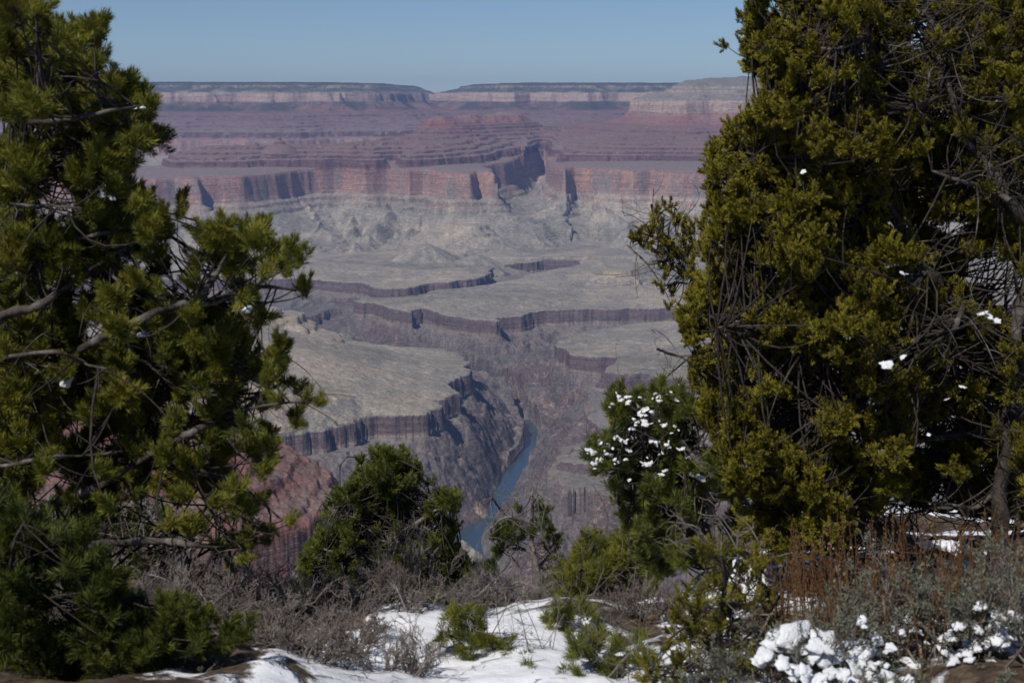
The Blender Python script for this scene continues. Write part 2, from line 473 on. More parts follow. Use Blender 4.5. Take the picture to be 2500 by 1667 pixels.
def terrain_height(x, y):
    h, D1, Dr, DR = canyon(x, y)
    # hills and small buttes standing on the platform
    h = cone(h, x, y, 1042, 596, -960, 0.55, 40)
    h = cone(h, x, y, 1160, 622, -1020, 0.4, 30)
    h = cone(h, x, y, 1150, 548, -905, 0.42, 30, 0.0, 110)
    h = cone(h, x, y, 1510, 656, -985, 0.5, 30, 0.0, 95)
    h = cone(h, x, y, 1360, 690, -1050, 0.25, 40)
    h = cone(h, x, y, 690, 766, -935, 0.5, 30, -.2, 95)
    h = cone(h, x, y, 610, 755, -905, 0.5, 30, -.2, 120)
    h = cone(h, x, y, 775, 818, -1005, 0.4, 30, 0, 100)
    h = cone(h, x, y, 1345, 268, -330, 0.6, 10)
    # pointed knobs on the long red mesa
    for px, lv, r0 in ((681, -355, 0), (625, -398, 0)):
        cx_, cy_ = D(px, 11.25)
        r = np.hypot(x - cx_, y - cy_)
        z = lv - np.interp(r, [0, 12, 18, 45, 50, 90, 600, 9000], [0, 4, 24, 38, 54, 72, 420, 9000])
        h = np.maximum(h, np.where(z < -480, -9999, z))
    # near spur
    wx = x + 16 * fbm(x, y, 190, 4, 311); wy = y + 16 * fbm(x, y, 190, 4, 321)
    Ds = near.look(d_spur, wx, wy) + 4 * fbm(x, y, 22, 3, 331)
    i = np.clip(-Ds, 0, None); o = np.clip(Ds, 0, None)
    z = np.where(Ds < 0, np.interp(i, [0, 6, 10, 26, 30, 60, 65, 105, 112, 150, 500], [-630, -622, -616, -609, -601, -590, -580, -566, -556, -544, -470]),
                 np.interp(o, [0, 4, 8, 13, 60, 200, 400, 9000], [-632, -690, -745, -772, -810, -960, -1200, -9000]))
    h = np.where(y < 3400, np.maximum(h, z + 10 * fbm(x, y, 95, 5, 341, 0.55) * (Ds < -8)), h)
    # tan knoll in front of the river bend
    cx_, cy_ = tr(1128, 1317, -1040)
    r = np.hypot(x - cx_ + 0.25 * (y - cy_), y - cy_) 
    h = np.maximum(h, -1040 - 0.95 * np.sqrt(r * r + 64) + 14 * fbm(x, y, 90, 5, 351, 0.6))
    # small scale roughness
    h = h + 0.5 * fbm(x, y, 22, 3, 361) * (y < 9500)
    # river bed
    h = np.where((DR < 0) & (y < 7500), np.minimum(h, -1403), h)
    h = np.where((DR >= 0) & (DR < 60) & (y < 7500), np.maximum(h, -1401.5 + np.minimum(DR * 0.5, 4)), h)
    return h, D1, Dr, DR


def build_terrain():
    spans, r = [], 1250.0
    while r < 25500:
        spans.append(r)
        r += np.interp(r, [1250, 2200, 4000, 7000, 11000, 13500, 16500, 19000, 25500], [9, 6, 5.2, 7, 6.5, 9, 14, 22, 80])
    R_ = np.array(spans)
    A_ = np.linspace(-0.47, 0.47, 1500)
    YY, TT = np.meshgrid(R_, A_, indexing='ij')
    XX = YY * TT
    x, y = XX.ravel(), YY.ravel()
    H = np.empty(x.shape); A1 = np.empty(x.shape); A2 = np.empty(x.shape); A3 = np.empty(x.shape)
    for k in range(0, len(x), 400000):
        s = slice(k, k + 400000)
        H[s], A1[s], A2[s], A3[s] = terrain_height(x[s], y[s])
    # join the near edge down out of sight
    Z = H + SH(y)
    V = np.stack([x, y, Z], 1)
    n, m = len(R_), len(A_)
    idx = np.arange(n * m, dtype=np.int32).reshape(n, m)
    F = np.stack([idx[:-1, :-1], idx[:-1, 1:], idx[1:, 1:], idx[1:, :-1]], -1).reshape(-1, 4)
    print("terrain", n, m)
    return V, F, H, A1, A2, A3


# node helper
class NT:
    def __init__(s, name):
        s.m = bpy.data.materials.new(name); s.m.use_nodes = True
        s.n = s.m.node_tree.nodes; s.l = s.m.node_tree.links
        s.n.clear()
        s.out = s.n.new("ShaderNodeOutputMaterial")

    def add(s, t, **kw):
        nd = s.n.new("ShaderNode" + t)
        for k, v in kw.items():
            if k.startswith("i_"):
                nd.inputs[k[2:].replace("__", " ")].default_value = v
            else:
                setattr(nd, k, v)
        return nd

    def lk(s, a, b):
        s.l.new(a, b)

    def val(s, x):
        return x

    def math(s, op, a, b=None, c=None, clamp=False):
        nd = s.n.new("ShaderNodeMath"); nd.operation = op; nd.use_clamp = clamp
        for i, q in enumerate((a, b, c)):
            if q is None: continue
            if isinstance(q, (int, float)): nd.inputs[i].default_value = q
            else: s.l.new(q, nd.inputs[i])
        return nd.outputs[0]

    def vec(s, src, scale):
        nd = s.n.new("ShaderNodeMapping"); nd.inputs["Scale"].default_value = scale
        s.l.new(src, nd.inputs["Vector"]); return nd.outputs[0]

    def noise(s, src, scale, detail=4, rough=0.55, dist=0.0):
        nd = s.n.new("ShaderNodeTexNoise")
        nd.inputs["Scale"].default_value = scale; nd.inputs["Detail"].default_value = detail
        nd.inputs["Roughness"].default_value = rough; nd.inputs["Distortion"].default_value = dist
        if src is not None: s.l.new(src, nd.inputs["Vector"])
        return nd.outputs["Fac"]

    def ramp(s, src, stops, interp='LINEAR'):
        nd = s.n.new("ShaderNodeValToRGB"); cr = nd.color_ramp; cr.interpolation = interp
        while len(cr.elements) < len(stops): cr.elements.new(0.5)
        for e, (p, c) in zip(cr.elements, stops):
            e.position = p
            e.color = (c, c, c, 1) if isinstance(c, (int, float)) else (c[0], c[1], c[2], 1)
        s.l.new(src, nd.inputs[0]); return nd.outputs[0]

    def mix(s, fac, a, b, mode='MIX'):
        nd = s.n.new("ShaderNodeMix"); nd.data_type = 'RGBA'; nd.blend_type = mode
        for q, i in ((fac, 0), (a, 6), (b, 7)):
            if isinstance(q, (int, float)): nd.inputs[i].default_value = q
            elif isinstance(q, tuple): nd.inputs[i].default_value = (q[0], q[1], q[2], 1)
            else: s.l.new(q, nd.inputs[i])
        return nd.outputs[2]

    def bsdf(s, color, rough=0.9, normal=None, spec=0.2, **kw):
        b = s.n.new("ShaderNodeBsdfPrincipled")
        if isinstance(color, tuple): b.inputs["Base Color"].default_value = (color[0], color[1], color[2], 1)
        else: s.l.new(color, b.inputs["Base Color"])
        if isinstance(rough, (int, float)): b.inputs["Roughness"].default_value = rough
        else: s.l.new(rough, b.inputs["Roughness"])
        b.inputs["Specular IOR Level"].default_value = spec
        if normal is not None: s.l.new(normal, b.inputs["Normal"])
        for k, v in kw.items():
            b.inputs[k.replace("_", " ")].default_value = v
        return b

    def done(s, b):
        s.l.new(b.outputs[0] if hasattr(b, 'outputs') else b, s.out.inputs["Surface"]); return s.m


sand_x, sand_y = tr(1176, 1258, ZR)


def terrain_material():
    t = NT("canyon_rock")
    pos = t.add("NewGeometry")
    p = pos.outputs["Position"]
    nz = t.add("SeparateXYZ"); t.lk(pos.outputs["True Normal"], nz.inputs[0]); nz = nz.outputs[2]
    at = t.add("Attribute", attribute_name="strat").outputs["Fac"]
    # wobble the strata a little, with a thin-bedded component
    wob = t.noise(p, 0.004, 5)
    s = t.math('ADD', at, t.math('MULTIPLY', t.math('SUBTRACT', wob, 0.5), 26.0))
    u = t.math('DIVIDE', t.math('ADD', s, 1450.0), 1550.0)          # -1450..100 -> 0..1
    def L(z): return (z + 1450) / 1550.0
    schist = (0.098, 0.085, 0.082); tap = (0.135, 0.10, 0.098); ton = (0.275, 0.25, 0.215)
    cliffc = t.ramp(u, [(L(-1400), (0.17, 0.15, 0.135)), (L(-1330), schist), (L(-1175), (0.175, 0.145, 0.135)), (L(-1150), (0.25, 0.20, 0.17)), (L(-1140), tap), (L(-1085), tap),
                        (L(-1070), ton), (L(-960), (0.29, 0.265, 0.22)), (L(-860), (0.31, 0.275, 0.235)), (L(-815), (0.30, 0.20, 0.165)), (L(-780), (0.30, 0.25, 0.21)),
                        (L(-765), (0.34, 0.215, 0.175)), (L(-595), (0.34, 0.19, 0.155)), (L(-575), (0.145, 0.085, 0.078)), (L(-500), (0.135, 0.076, 0.072)), (L(-440), (0.20, 0.115, 0.10)), (L(-380), (0.155, 0.085, 0.078)), (L(-350), (0.20, 0.105, 0.09)),
                        (L(-330), (0.25, 0.105, 0.09)), (L(-245), (0.25, 0.12, 0.10)), (L(-225), (0.38, 0.27, 0.22)), (L(-135), (0.38, 0.29, 0.24)), (L(-118), (0.25, 0.20, 0.165)), (L(-40), (0.34, 0.28, 0.225)), (L(20), (0.31, 0.255, 0.21))])
    flatc = t.ramp(u, [(L(-1400), (0.15, 0.13, 0.115)), (L(-1210), (0.125, 0.11, 0.10)), (L(-1165), (0.18, 0.16, 0.14)), (L(-1080), (0.262, 0.235, 0.192)), (L(-940), (0.28, 0.255, 0.215)), (L(-780), (0.30, 0.27, 0.23)), (L(-590), (0.235, 0.18, 0.16)),
                        (L(-440), (0.20, 0.14, 0.12)), (L(-345), (0.20, 0.125, 0.108)), (L(-320), (0.25, 0.135, 0.115)), (L(-240), (0.26, 0.19, 0.16)), (L(-130), (0.30, 0.27, 0.23)), (L(0), (0.26, 0.24, 0.20))])
    flat = t.ramp(t.math('ADD', nz, t.math('MULTIPLY', t.math('SUBTRACT', t.noise(p, 0.03, 4), 0.5), 0.25)), [(0.66, 0.0), (0.88, 1.0)])
    col = t.mix(flat, cliffc, flatc)
    # thin beds
    beds = t.noise(t.vec(p, (0.003, 0.003, 0.11)), 1.0, 6, 0.7)
    beds2 = t.noise(t.vec(p, (0.0015, 0.0015, 0.028)), 1.0, 4, 0.6)
    bb = t.math('ADD', t.math('MULTIPLY', t.ramp(beds, [(0.3, 0.0), (0.7, 1.0)]), 0.6), t.math('MULTIPLY', t.ramp(beds2, [(0.35, 0.0), (0.65, 1.0)]), 0.4))
    bmul = t.math('ADD', t.math('MULTIPLY', bb, 0.75), 0.62)
    notflat = t.math('SUBTRACT', 1.0, t.math('MULTIPLY', flat, 0.85))
    insch = t.ramp(u, [(L(-1180), 0.25), (L(-1160), 1.0)])
    k = t.math('MULTIPLY', notflat, insch)
    mulb = t.math('ADD', t.math('MULTIPLY', t.math('SUBTRACT', bmul, 1.0), k), 1.0)
    col = t.mix(1.0, col, mulb, 'MULTIPLY')
    # vertical stains on the big cliff
    stain = t.noise(t.vec(p, (0.012, 0.012, 0.0022)), 1.0, 5, 0.65)
    inred = t.ramp(u, [(L(-785), 0.0), (L(-765), 1.0), (L(-605), 1.0), (L(-590), 0.0)])
    sf = t.math('MULTIPLY', inred, t.ramp(stain, [(0.44, 0.0), (0.60, 0.9)]))
    col = t.mix(t.math('MULTIPLY', sf, notflat), col, (0.245, 0.205, 0.185))
    stain2 = t.noise(t.vec(p, (0.007, 0.007, 0.003)), 1.0, 4, 0.6)
    sf2 = t.math('MULTIPLY', inred, t.ramp(stain2, [(0.55, 0.0), (0.68, 0.8)]))
    col = t.mix(t.math('MULTIPLY', sf2, notflat), col, (0.46, 0.27, 0.19))
    # schist: foliated streaks, pink dykes
    insc = t.ramp(u, [(L(-1175), 1.0), (L(-1150), 0.0)])
    sc = t.noise(t.vec(p, (0.02, 0.006, 0.006)), 1.0, 7, 0.75, 1.5)
    scm = t.ramp(sc, [(0.3, 0.55), (0.5, 1.0), (0.72, 1.55)])
    col = t.mix(insc, col, t.mix(1.0, col, scm, 'MULTIPLY'))
    big = t.noise(p, 0.0022, 4, 0.6)
    col = t.mix(t.math('MULTIPLY', insc, t.ramp(big, [(0.48, 0.0), (0.60, 0.65)])), col, (0.115, 0.076, 0.075))
    dy = t.noise(p, 0.006, 5, 0.6, 1.2)
    dyk = t.ramp(t.math('ABSOLUTE', t.math('SUBTRACT', dy, 0.5)), [(0.0, 1.0), (0.018, 0.0)])
    sel = t.ramp(t.noise(p, 0.0011, 3), [(0.5, 0.0), (0.56, 1.0)])
    col = t.mix(t.math('MULTIPLY', t.math('MULTIPLY', insc, dyk), t.math('MULTIPLY', sel, 0.8)), col, (0.36, 0.25, 0.20))
    # pale washes on the slopes and platform
    wash = t.noise(p, 0.0045, 5, 0.6, 0.8)
    intn = t.ramp(u, [(L(-1090), 0.0), (L(-1075), 1.0), (L(-800), 1.0), (L(-760), 0.0)])
    col = t.mix(t.math('MULTIPLY', intn, t.ramp(wash, [(0.52, 0.0), (0.66, 0.6)])), col, (0.37, 0.315, 0.25))
    col = t.mix(t.math('MULTIPLY', intn, t.ramp(wash, [(0.34, 0.6), (0.46, 0.0)])), col, (0.185, 0.178, 0.16))
    wash2 = t.noise(p, 0.0016, 6, 0.62, 1.0)
    col = t.mix(intn, col, t.mix(1.0, col, t.ramp(wash2, [(0.36, (0.74, 0.76, 0.74)), (0.5, (1.0, 1.0, 1.0)), (0.62, (1.22, 1.17, 1.10))]), 'MULTIPLY'))
    chn = t.ramp(t.math('ABSOLUTE', t.math('SUBTRACT', t.noise(p, 0.0035, 6, 0.55, 0.6), 0.5)), [(0.0, 0.7), (0.010, 0.0)])
    col = t.mix(t.math('MULTIPLY', intn, chn), col, (0.40, 0.35, 0.29))
    strk = t.noise(t.vec(p, (0.022, 0.0035, 0.004)), 1.0, 5, 0.65)
    slp = t.ramp(nz, [(0.80, 1.0), (0.985, 0.25)])
    col = t.mix(t.math('MULTIPLY', intn, slp), col, t.mix(1.0, col, t.ramp(strk, [(0.3, 0.72), (0.5, 1.0), (0.7, 1.28)]), 'MULTIPLY'))
    # shrubs and trees: small dark spots, more on the upper flats
    veg = t.noise(p, 0.055, 3, 0.8)
    veg2 = t.noise(p, 0.006, 3)
    vden = t.ramp(u, [(L(-1100), 0.10), (L(-700), 0.12), (L(-560), 0.22), (L(-350), 0.24), (L(-320), 0.42), (L(-235), 0.5), (L(-130), 0.45), (L(-105), 0.75), (L(-45), 0.6), (L(-8), 1.0)])
    vv = t.math('ADD', t.math('MULTIPLY', t.math('SUBTRACT', veg, 0.5), 1.6), t.math('MULTIPLY', t.math('SUBTRACT', veg2, 0.5), 1.0))
    vf = t.ramp(t.math('ADD', vv, t.math('SUBTRACT', t.math('MULTIPLY', vden, 0.9), 0.45)), [(0.0, 0.0), (0.14, 0.85)])
    vf = t.math('MULTIPLY', vf, t.ramp(nz, [(0.45, 0.0), (0.7, 1.0)]))
    # the nearer red-and-tan butte is far barer than the wooded rim behind it
    py_ = t.add("SeparateXYZ"); t.lk(p, py_.inputs[0])
    wooded = t.ramp(t.math('DIVIDE', py_.outputs[1], 20000.0), [(0.77, 0.30), (0.79, 1.0)])
    vf = t.math('MULTIPLY', vf, wooded)
    fslope = t.math('MULTIPLY', t.ramp(t.math('DIVIDE', py_.outputs[1], 20000.0), [(0.79, 0.0), (0.80, 1.0)]), t.ramp(u, [(L(-350), 0.0), (L(-325), 1.0), (L(-245), 1.0), (L(-232), 0.0)]))
    vf = t.math('MAXIMUM', vf, t.math('MULTIPLY', fslope, t.ramp(t.noise(p, 0.0016, 5, 0.7), [(0.42, 0.0), (0.55, 0.85)])))
    col = t.mix(vf, col, (0.045, 0.055, 0.04))
    # the small outlying buttes are of a yellower limestone
    outl = t.math('MULTIPLY', t.ramp(t.math('DIVIDE', py_.outputs[1], 20000.0), [(0.25, 1.0), (0.40, 1.0), (0.43, 0.0)]), t.ramp(u, [(L(-1035), 0.0), (L(-1020), 1.0), (L(-860), 1.0), (L(-840), 0.0)]))
    steep = t.ramp(nz, [(0.80, 1.0), (0.96, 0.25)])
    col = t.mix(t.math('MULTIPLY', t.math('MULTIPLY', outl, steep), 0.75), col, t.mix(1.0, (0.40, 0.31, 0.21), mulb, 'MULTIPLY'))
    # sandbar at the river bend
    sb = t.add("VectorMath", operation='DISTANCE'); t.lk(p, sb.inputs[0]); sb.inputs[1].default_value = (sand_x, sand_y, -1399)
    sbf = t.ramp(t.math('ADD', t.math('DIVIDE', sb.outputs[1], 100.0), t.math('MULTIPLY', t.noise(p, 0.05, 3), 0.5)), [(0.62, 0.9), (0.75, 0.0)])
    col = t.mix(sbf, col, (0.42, 0.33, 0.25))
    # rubble at several sizes
    rub = t.noise(p, 0.035, 7, 0.85)
    col = t.mix(1.0, col, t.ramp(rub, [(0.34, 0.70), (0.5, 1.0), (0.66, 1.30)]), 'MULTIPLY')
    # the nearest spur is a redder mudstone with bright beds
    nearm = t.ramp(t.math('DIVIDE', py_.outputs[1], 20000.0), [(0.150, 1.0), (0.165, 0.0)])
    nearm = t.math('MULTIPLY', nearm, t.ramp(u, [(L(-800), 0.0), (L(-770), 1.0)]))
    col = t.mix(t.math('MULTIPLY', nearm, 0.55), col, (0.16, 0.095, 0.078))
    rb_ = t.noise(t.vec(p, (0.004, 0.004, 0.055)), 1.0, 5, 0.65)
    col = t.mix(t.math('MULTIPLY', nearm, t.ramp(rb_, [(0.44, 0.08), (0.56, 0.65)])), col, (0.21, 0.082, 0.06))
    # speckle
    spk = t.noise(p, 0.11, 3, 0.8)
    col = t.mix(1.0, col, t.ramp(spk, [(0.32, 0.62), (0.5, 1.0), (0.70, 1.34)]), 'MULTIPLY')
    # bump
    b1 = t.add("Bump", i_Strength=1.0, i_Distance=9.0)
    hgt = t.math('ADD', t.math('MULTIPLY', t.noise(p, 0.02, 7, 0.65), 1.2), t.math('MULTIPLY', t.math('MULTIPLY', bb, notflat), 0.8))
    t.lk(hgt, b1.inputs["Height"])
    return t.done(t.bsdf(col, 0.95, b1.outputs[0], 0.1))


import time as _t
_t0 = _t.time()
V, F, H, A1, A2, A3 = build_terrain()
M_rock = terrain_material()
terr = mesh_obj("terrain", V, F, M_rock, smooth=True, attrs={"strat": H})
tag(terr, kind="structure")
print("terrain s", _t.time() - _t0)

# river
t = NT("river_water")
gp = t.add("NewGeometry").outputs["Position"]
wv = t.noise(t.vec(gp, (1, 0.5, 1)), 0.05, 5, 0.6)
bp = t.add("Bump", i_Strength=0.35, i_Distance=1.0); t.lk(wv, bp.inputs["Height"])
M_water = t.done(t.bsdf((0.035, 0.062, 0.080), 0.2, bp.outputs[0], 0.5))
rp = river_poly
# strip between the two banks
nl = len(rl)
rr_rev = rr[::-1]
def resample(pl, n):
    pl = np.array(pl); s = np.r_[0, np.cumsum(np.hypot(*np.diff(pl, axis=0).T))]
    q = np.linspace(0, s[-1], n)
    return np.stack([np.interp(q, s, pl[:, 0]), np.interp(q, s, pl[:, 1])], 1)
a_ = resample(rl, 80); b_ = resample(rr_rev, 80)
mid = (a_ + b_) / 2; a_ = mid + (a_ - mid) * 1.5 ; b_ = mid + (b_ - mid) * 1.5
Vw = np.concatenate([np.c_[a_, np.full(80, ZR)], np.c_[b_, np.full(80, ZR)]])
Fw = np.array([(i, 80 + i, 81 + i, 1 + i) for i in range(79)])
tag(mesh_obj("river", Vw, Fw, M_water), kind="structure")

#HAZE
t = NT("haze_air")
pv = t.n.new("ShaderNodeVolumePrincipled")
pv.inputs["Color"].default_value = (0.30, 0.47, 0.90, 1)
pv.inputs["Density"].default_value = 2.8e-5
pv.inputs["Anisotropy"].default_value = 0.0
t.lk(pv.outputs[0], t.out.inputs["Volume"])
hx, hy0, hy1, hz0, hz1 = 13500.0, -300.0, 26500.0, -1460.0, 420.0
Vh = [(sx * hx, yy, zz) for zz in (hz0, hz1) for yy in (hy0, hy1) for sx in (-1, 1)]
Fh = [(0, 2, 3, 1), (4, 5, 7, 6), (0, 1, 5, 4), (2, 6, 7, 3), (0, 4, 6, 2), (1, 3, 7, 5)]
tag(mesh_obj("haze", Vh, Fh, t.m), kind="stuff")

# ================================================================ the near rim: ground, trees, brush
RNG = np.random.RandomState(20)


def ground_z(x, y):
    x = np.asarray(x, float); y = np.asarray(y, float)
    brow = np.interp(x, [-6, -1.2, 0.6, 1.6, 2.6, 8], [5.6, 5.6, 6.0, 8.5, 13, 15])
    z = -0.85 - np.interp(x, [0.5, 2.0], [0.219, 0.228]) * np.minimum(y, brow) - 0.62 * np.clip(y - brow, 0, 12) - 1.25 * np.clip(y - brow - 12, 0, None)
    z = z + 0.05 * np.clip(x - 1, 0, 3) * (y < 8)
    z = z + 0.09 * fbm(x, y, 1.7, 3, 401) + 0.055 * fbm(x, y, 0.55, 4, 405)
    return z


def noise_bsdf_mat(name, stops, scale, rough=0.9, bump=0.0, bscale=60, spec=0.15, attr=None, trans=0.0):
    t = NT(name)
    p = t.add("NewGeometry").outputs["Position"]
    f = t.noise(p, scale, 4, 0.6)
    if attr:
        a = t.add("Attribute", attribute_name=attr).outputs["Fac"]
        f = t.math('ADD', t.math('MULTIPLY', a, 0.75), t.math('MULTIPLY', f, 0.25))
    col = t.ramp(f, stops)
    nrm = None
    if bump:
        b = t.add("Bump", i_Strength=bump, i_Distance=0.01)
        t.lk(t.noise(p, bscale, 4, 0.6), b.inputs["Height"]); nrm = b.outputs[0]
    b = t.bsdf(col, rough, nrm, spec)
    if trans:
        tr_ = t.add("BsdfTranslucent"); t.lk(col, tr_.inputs[0])
        mx = t.add("MixShader"); mx.inputs[0].default_value = trans
        t.lk(b.outputs[0], mx.inputs[1]); t.lk(tr_.outputs[0], mx.inputs[2])
        t.lk(mx.outputs[0], t.out.inputs["Surface"]); return t.m
    return t.done(b)


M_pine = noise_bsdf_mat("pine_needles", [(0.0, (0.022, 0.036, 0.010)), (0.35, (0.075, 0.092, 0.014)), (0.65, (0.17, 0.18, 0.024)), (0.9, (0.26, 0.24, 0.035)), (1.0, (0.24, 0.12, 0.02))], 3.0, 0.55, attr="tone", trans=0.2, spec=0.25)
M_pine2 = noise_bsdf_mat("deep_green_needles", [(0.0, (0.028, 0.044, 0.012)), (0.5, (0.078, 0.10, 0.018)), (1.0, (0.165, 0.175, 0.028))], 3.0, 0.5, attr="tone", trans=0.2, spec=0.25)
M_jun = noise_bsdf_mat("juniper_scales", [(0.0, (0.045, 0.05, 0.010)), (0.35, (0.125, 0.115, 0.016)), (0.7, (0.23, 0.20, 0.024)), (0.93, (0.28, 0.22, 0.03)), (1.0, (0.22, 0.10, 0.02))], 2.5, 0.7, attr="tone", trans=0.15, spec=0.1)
M_sage = noise_bsdf_mat("sage_leaves", [(0.0, (0.07, 0.075, 0.05)), (1.0, (0.20, 0.21, 0.16))], 5.0, 0.9, attr="tone", spec=0.1)
M_bark = noise_bsdf_mat("weathered_bark", [(0.3, (0.075, 0.06, 0.05)), (0.5, (0.16, 0.14, 0.125)), (0.7, (0.26, 0.24, 0.225))], 14.0, 0.9, 0.9, 70)
M_dark = noise_bsdf_mat("shade_dark_bark", [(0.3, (0.022, 0.018, 0.015)), (0.5, (0.045, 0.037, 0.032)), (0.75, (0.085, 0.075, 0.068))], 16.0, 0.9, 0.9, 70)  # bark darkened so shade on trunks and inner limbs sits in the colour
M_limb = noise_bsdf_mat("limb_bark", [(0.35, (0.03, 0.025, 0.021)), (0.52, (0.085, 0.072, 0.063)), (0.7, (0.20, 0.18, 0.165))], 11.0, 0.9, 0.9, 70)
M_twig = noise_bsdf_mat("grey_twigs", [(0.3, (0.09, 0.07, 0.062)), (0.5, (0.17, 0.145, 0.13)), (0.7, (0.30, 0.27, 0.25))], 9.0, 0.85)
M_stalk = noise_bsdf_mat("dry_stalks", [(0.2, (0.055, 0.028, 0.012)), (0.8, (0.20, 0.11, 0.05))], 6.0, 0.85, attr="tone")
M_snow = noise_bsdf_mat("snow", [(0.25, (0.62, 0.64, 0.68)), (0.5, (0.78, 0.80, 0.83)), (0.7, (0.83, 0.84, 0.86))], 30.0, 0.6, 0.8, 120, spec=0.25)
M_rock2 = noise_bsdf_mat("tan_limestone", [(0.3, (0.22, 0.16, 0.10)), (0.55, (0.42, 0.32, 0.21)), (0.75, (0.55, 0.47, 0.36))], 9.0, 0.9, 0.8, 30)


def snow_ground_material():
    t = NT("snowy_ground")
    p = t.add("NewGeometry").outputs["Position"]
    n1 = t.noise(p, 0.9, 5, 0.6, 0.6)
    n2 = t.noise(p, 6.0, 5, 0.65)
    m = t.math('ADD', t.math('MULTIPLY', n1, 0.8), t.math('MULTIPLY', n2, 0.2))
    sx = t.add("SeparateXYZ"); t.lk(p, sx.inputs[0])
    bare = t.ramp(t.math('ADD', t.math('MULTIPLY', sx.outputs[0], 0.1), 0.5), [(0.38, 0.22), (0.45, 0.05), (0.49, 0.0), (0.56, 0.0), (0.62, 0.06)])
    fac = t.ramp(t.math('SUBTRACT', m, bare), [(0.436, 0.0), (0.462, 1.0)])
    soil = t.ramp(t.noise(p, 16.0, 5, 0.7), [(0.3, (0.025, 0.018, 0.013)), (0.5, (0.07, 0.05, 0.035)), (0.62, (0.13, 0.095, 0.065)), (0.75, (0.24, 0.185, 0.13))])
    snow = t.ramp(t.noise(p, 3.0, 4), [(0.3, (0.76, 0.78, 0.82)), (0.7, (0.84, 0.85, 0.87))])
    col = t.mix(fac, soil, snow)
    b = t.add("Bump", i_Strength=0.7, i_Distance=0.05)
    t.lk(t.math('ADD', t.math('MULTIPLY', t.noise(p, 5.0, 5, 0.6), 0.7), t.math('MULTIPLY', fac, 0.6)), b.inputs["Height"])
    return t.done(t.bsdf(col, 0.7, b.outputs[0], 0.2))


def build_ground():
    xs = np.concatenate([np.linspace(-30, -6, 40), np.linspace(-5.9, 8, 420), np.linspace(8.2, 34, 50)])
    ys = np.concatenate([np.linspace(-8, 2.4, 40), np.linspace(2.5, 18, 460), np.linspace(18.3, 60, 60), np.linspace(64, 1300, 50)])
    X, Y = np.meshgrid(xs, ys)
    Z = ground_z(X, Y)
    Z = np.maximum(Z, -1230.0)
    X = X * np.interp(Y, [-8, 60, 1300], [1, 1, 24])
    n, m = X.shape
    idx = np.arange(n * m).reshape(n, m)
    F = np.stack([idx[:-1, :-1], idx[:-1, 1:], idx[1:, 1:], idx[1:, :-1]], -1).reshape(-1, 4)
    tag(mesh_obj("ground", np.stack([X.ravel(), Y.ravel(), Z.ravel()], 1), F, snow_ground_material(), smooth=True), kind="structure")


build_ground()


# ---------------------------------------------------------------- plant building blocks
def unit(v):
    return v / np.maximum(np.linalg.norm(v, axis=-1, keepdims=True), 1e-9)


class Geo:
    """Collects triangles/quads (as quads) and a tone per vertex for one mesh."""
    def __init__(s):
        s.V, s.F, s.T, s.n = [], [], [], 0

    def add(s, V, F, tone=None):
        V = np.asarray(V).reshape(-1, 3)
        s.V.append(V); s.F.append(np.asarray(F) + s.n)
        s.T.append(np.full(len(V), 0.5) if tone is None else np.broadcast_to(tone, (len(V),)))
        s.n += len(V)

    def build(s, name, mat, parent, smooth=False):
        if not s.V: return None
        return mesh_obj(name, np.concatenate(s.V), np.concatenate(s.F), mat, parent, smooth, {"tone": np.concatenate(s.T)})


def frames(d, rng=None):
    d = unit(d)
    a = np.where(np.abs(d[..., 2:3]) < 0.9, np.array([0, 0, 1.0]), np.array([1.0, 0, 0]))
    u = unit(np.cross(d, a)); v = np.cross(d, u)
    return d, u, v


def tubes(geo, A, B, ra, rb, bend=None, seg=3, sides=3):
    """Many short curved twigs at once, as one vectorised batch."""
    A = np.asarray(A, float); B = np.asarray(B, float); n = len(A)
    if n == 0: return
    ra = np.broadcast_to(ra, (n,)); rb = np.broadcast_to(rb, (n,))
    L = np.linalg.norm(B - A, axis=1)
    if bend is None:
        bend = RNG.normal(size=(n, 3)) * (0.07 * L)[:, None]
    t = np.linspace(0, 1, seg + 1)
    C = A[:, None] + (B - A)[:, None] * t[None, :, None] + bend[:, None] * (4 * t * (1 - t))[None, :, None]
    d, u, v = frames(B - A)
    an = np.arange(sides) * 2 * np.pi / sides
    R = ra[:, None] + (rb - ra)[:, None] * t[None]
    ring = u[:, None, None] * np.cos(an)[None, None, :, None] + v[:, None, None] * np.sin(an)[None, None, :, None]
    V = C[:, :, None] + ring * R[:, :, None, None]
    base = (np.arange(n) * (seg + 1) * sides)[:, None, None]
    k = np.arange(seg)[None, :, None]; j = np.arange(sides)[None, None, :]
    a = base + k * sides + j; b = base + k * sides + (j + 1) % sides
    F = np.stack([a, b, b + sides, a + sides], -1).reshape(-1, 4)
    geo.add(V, F)


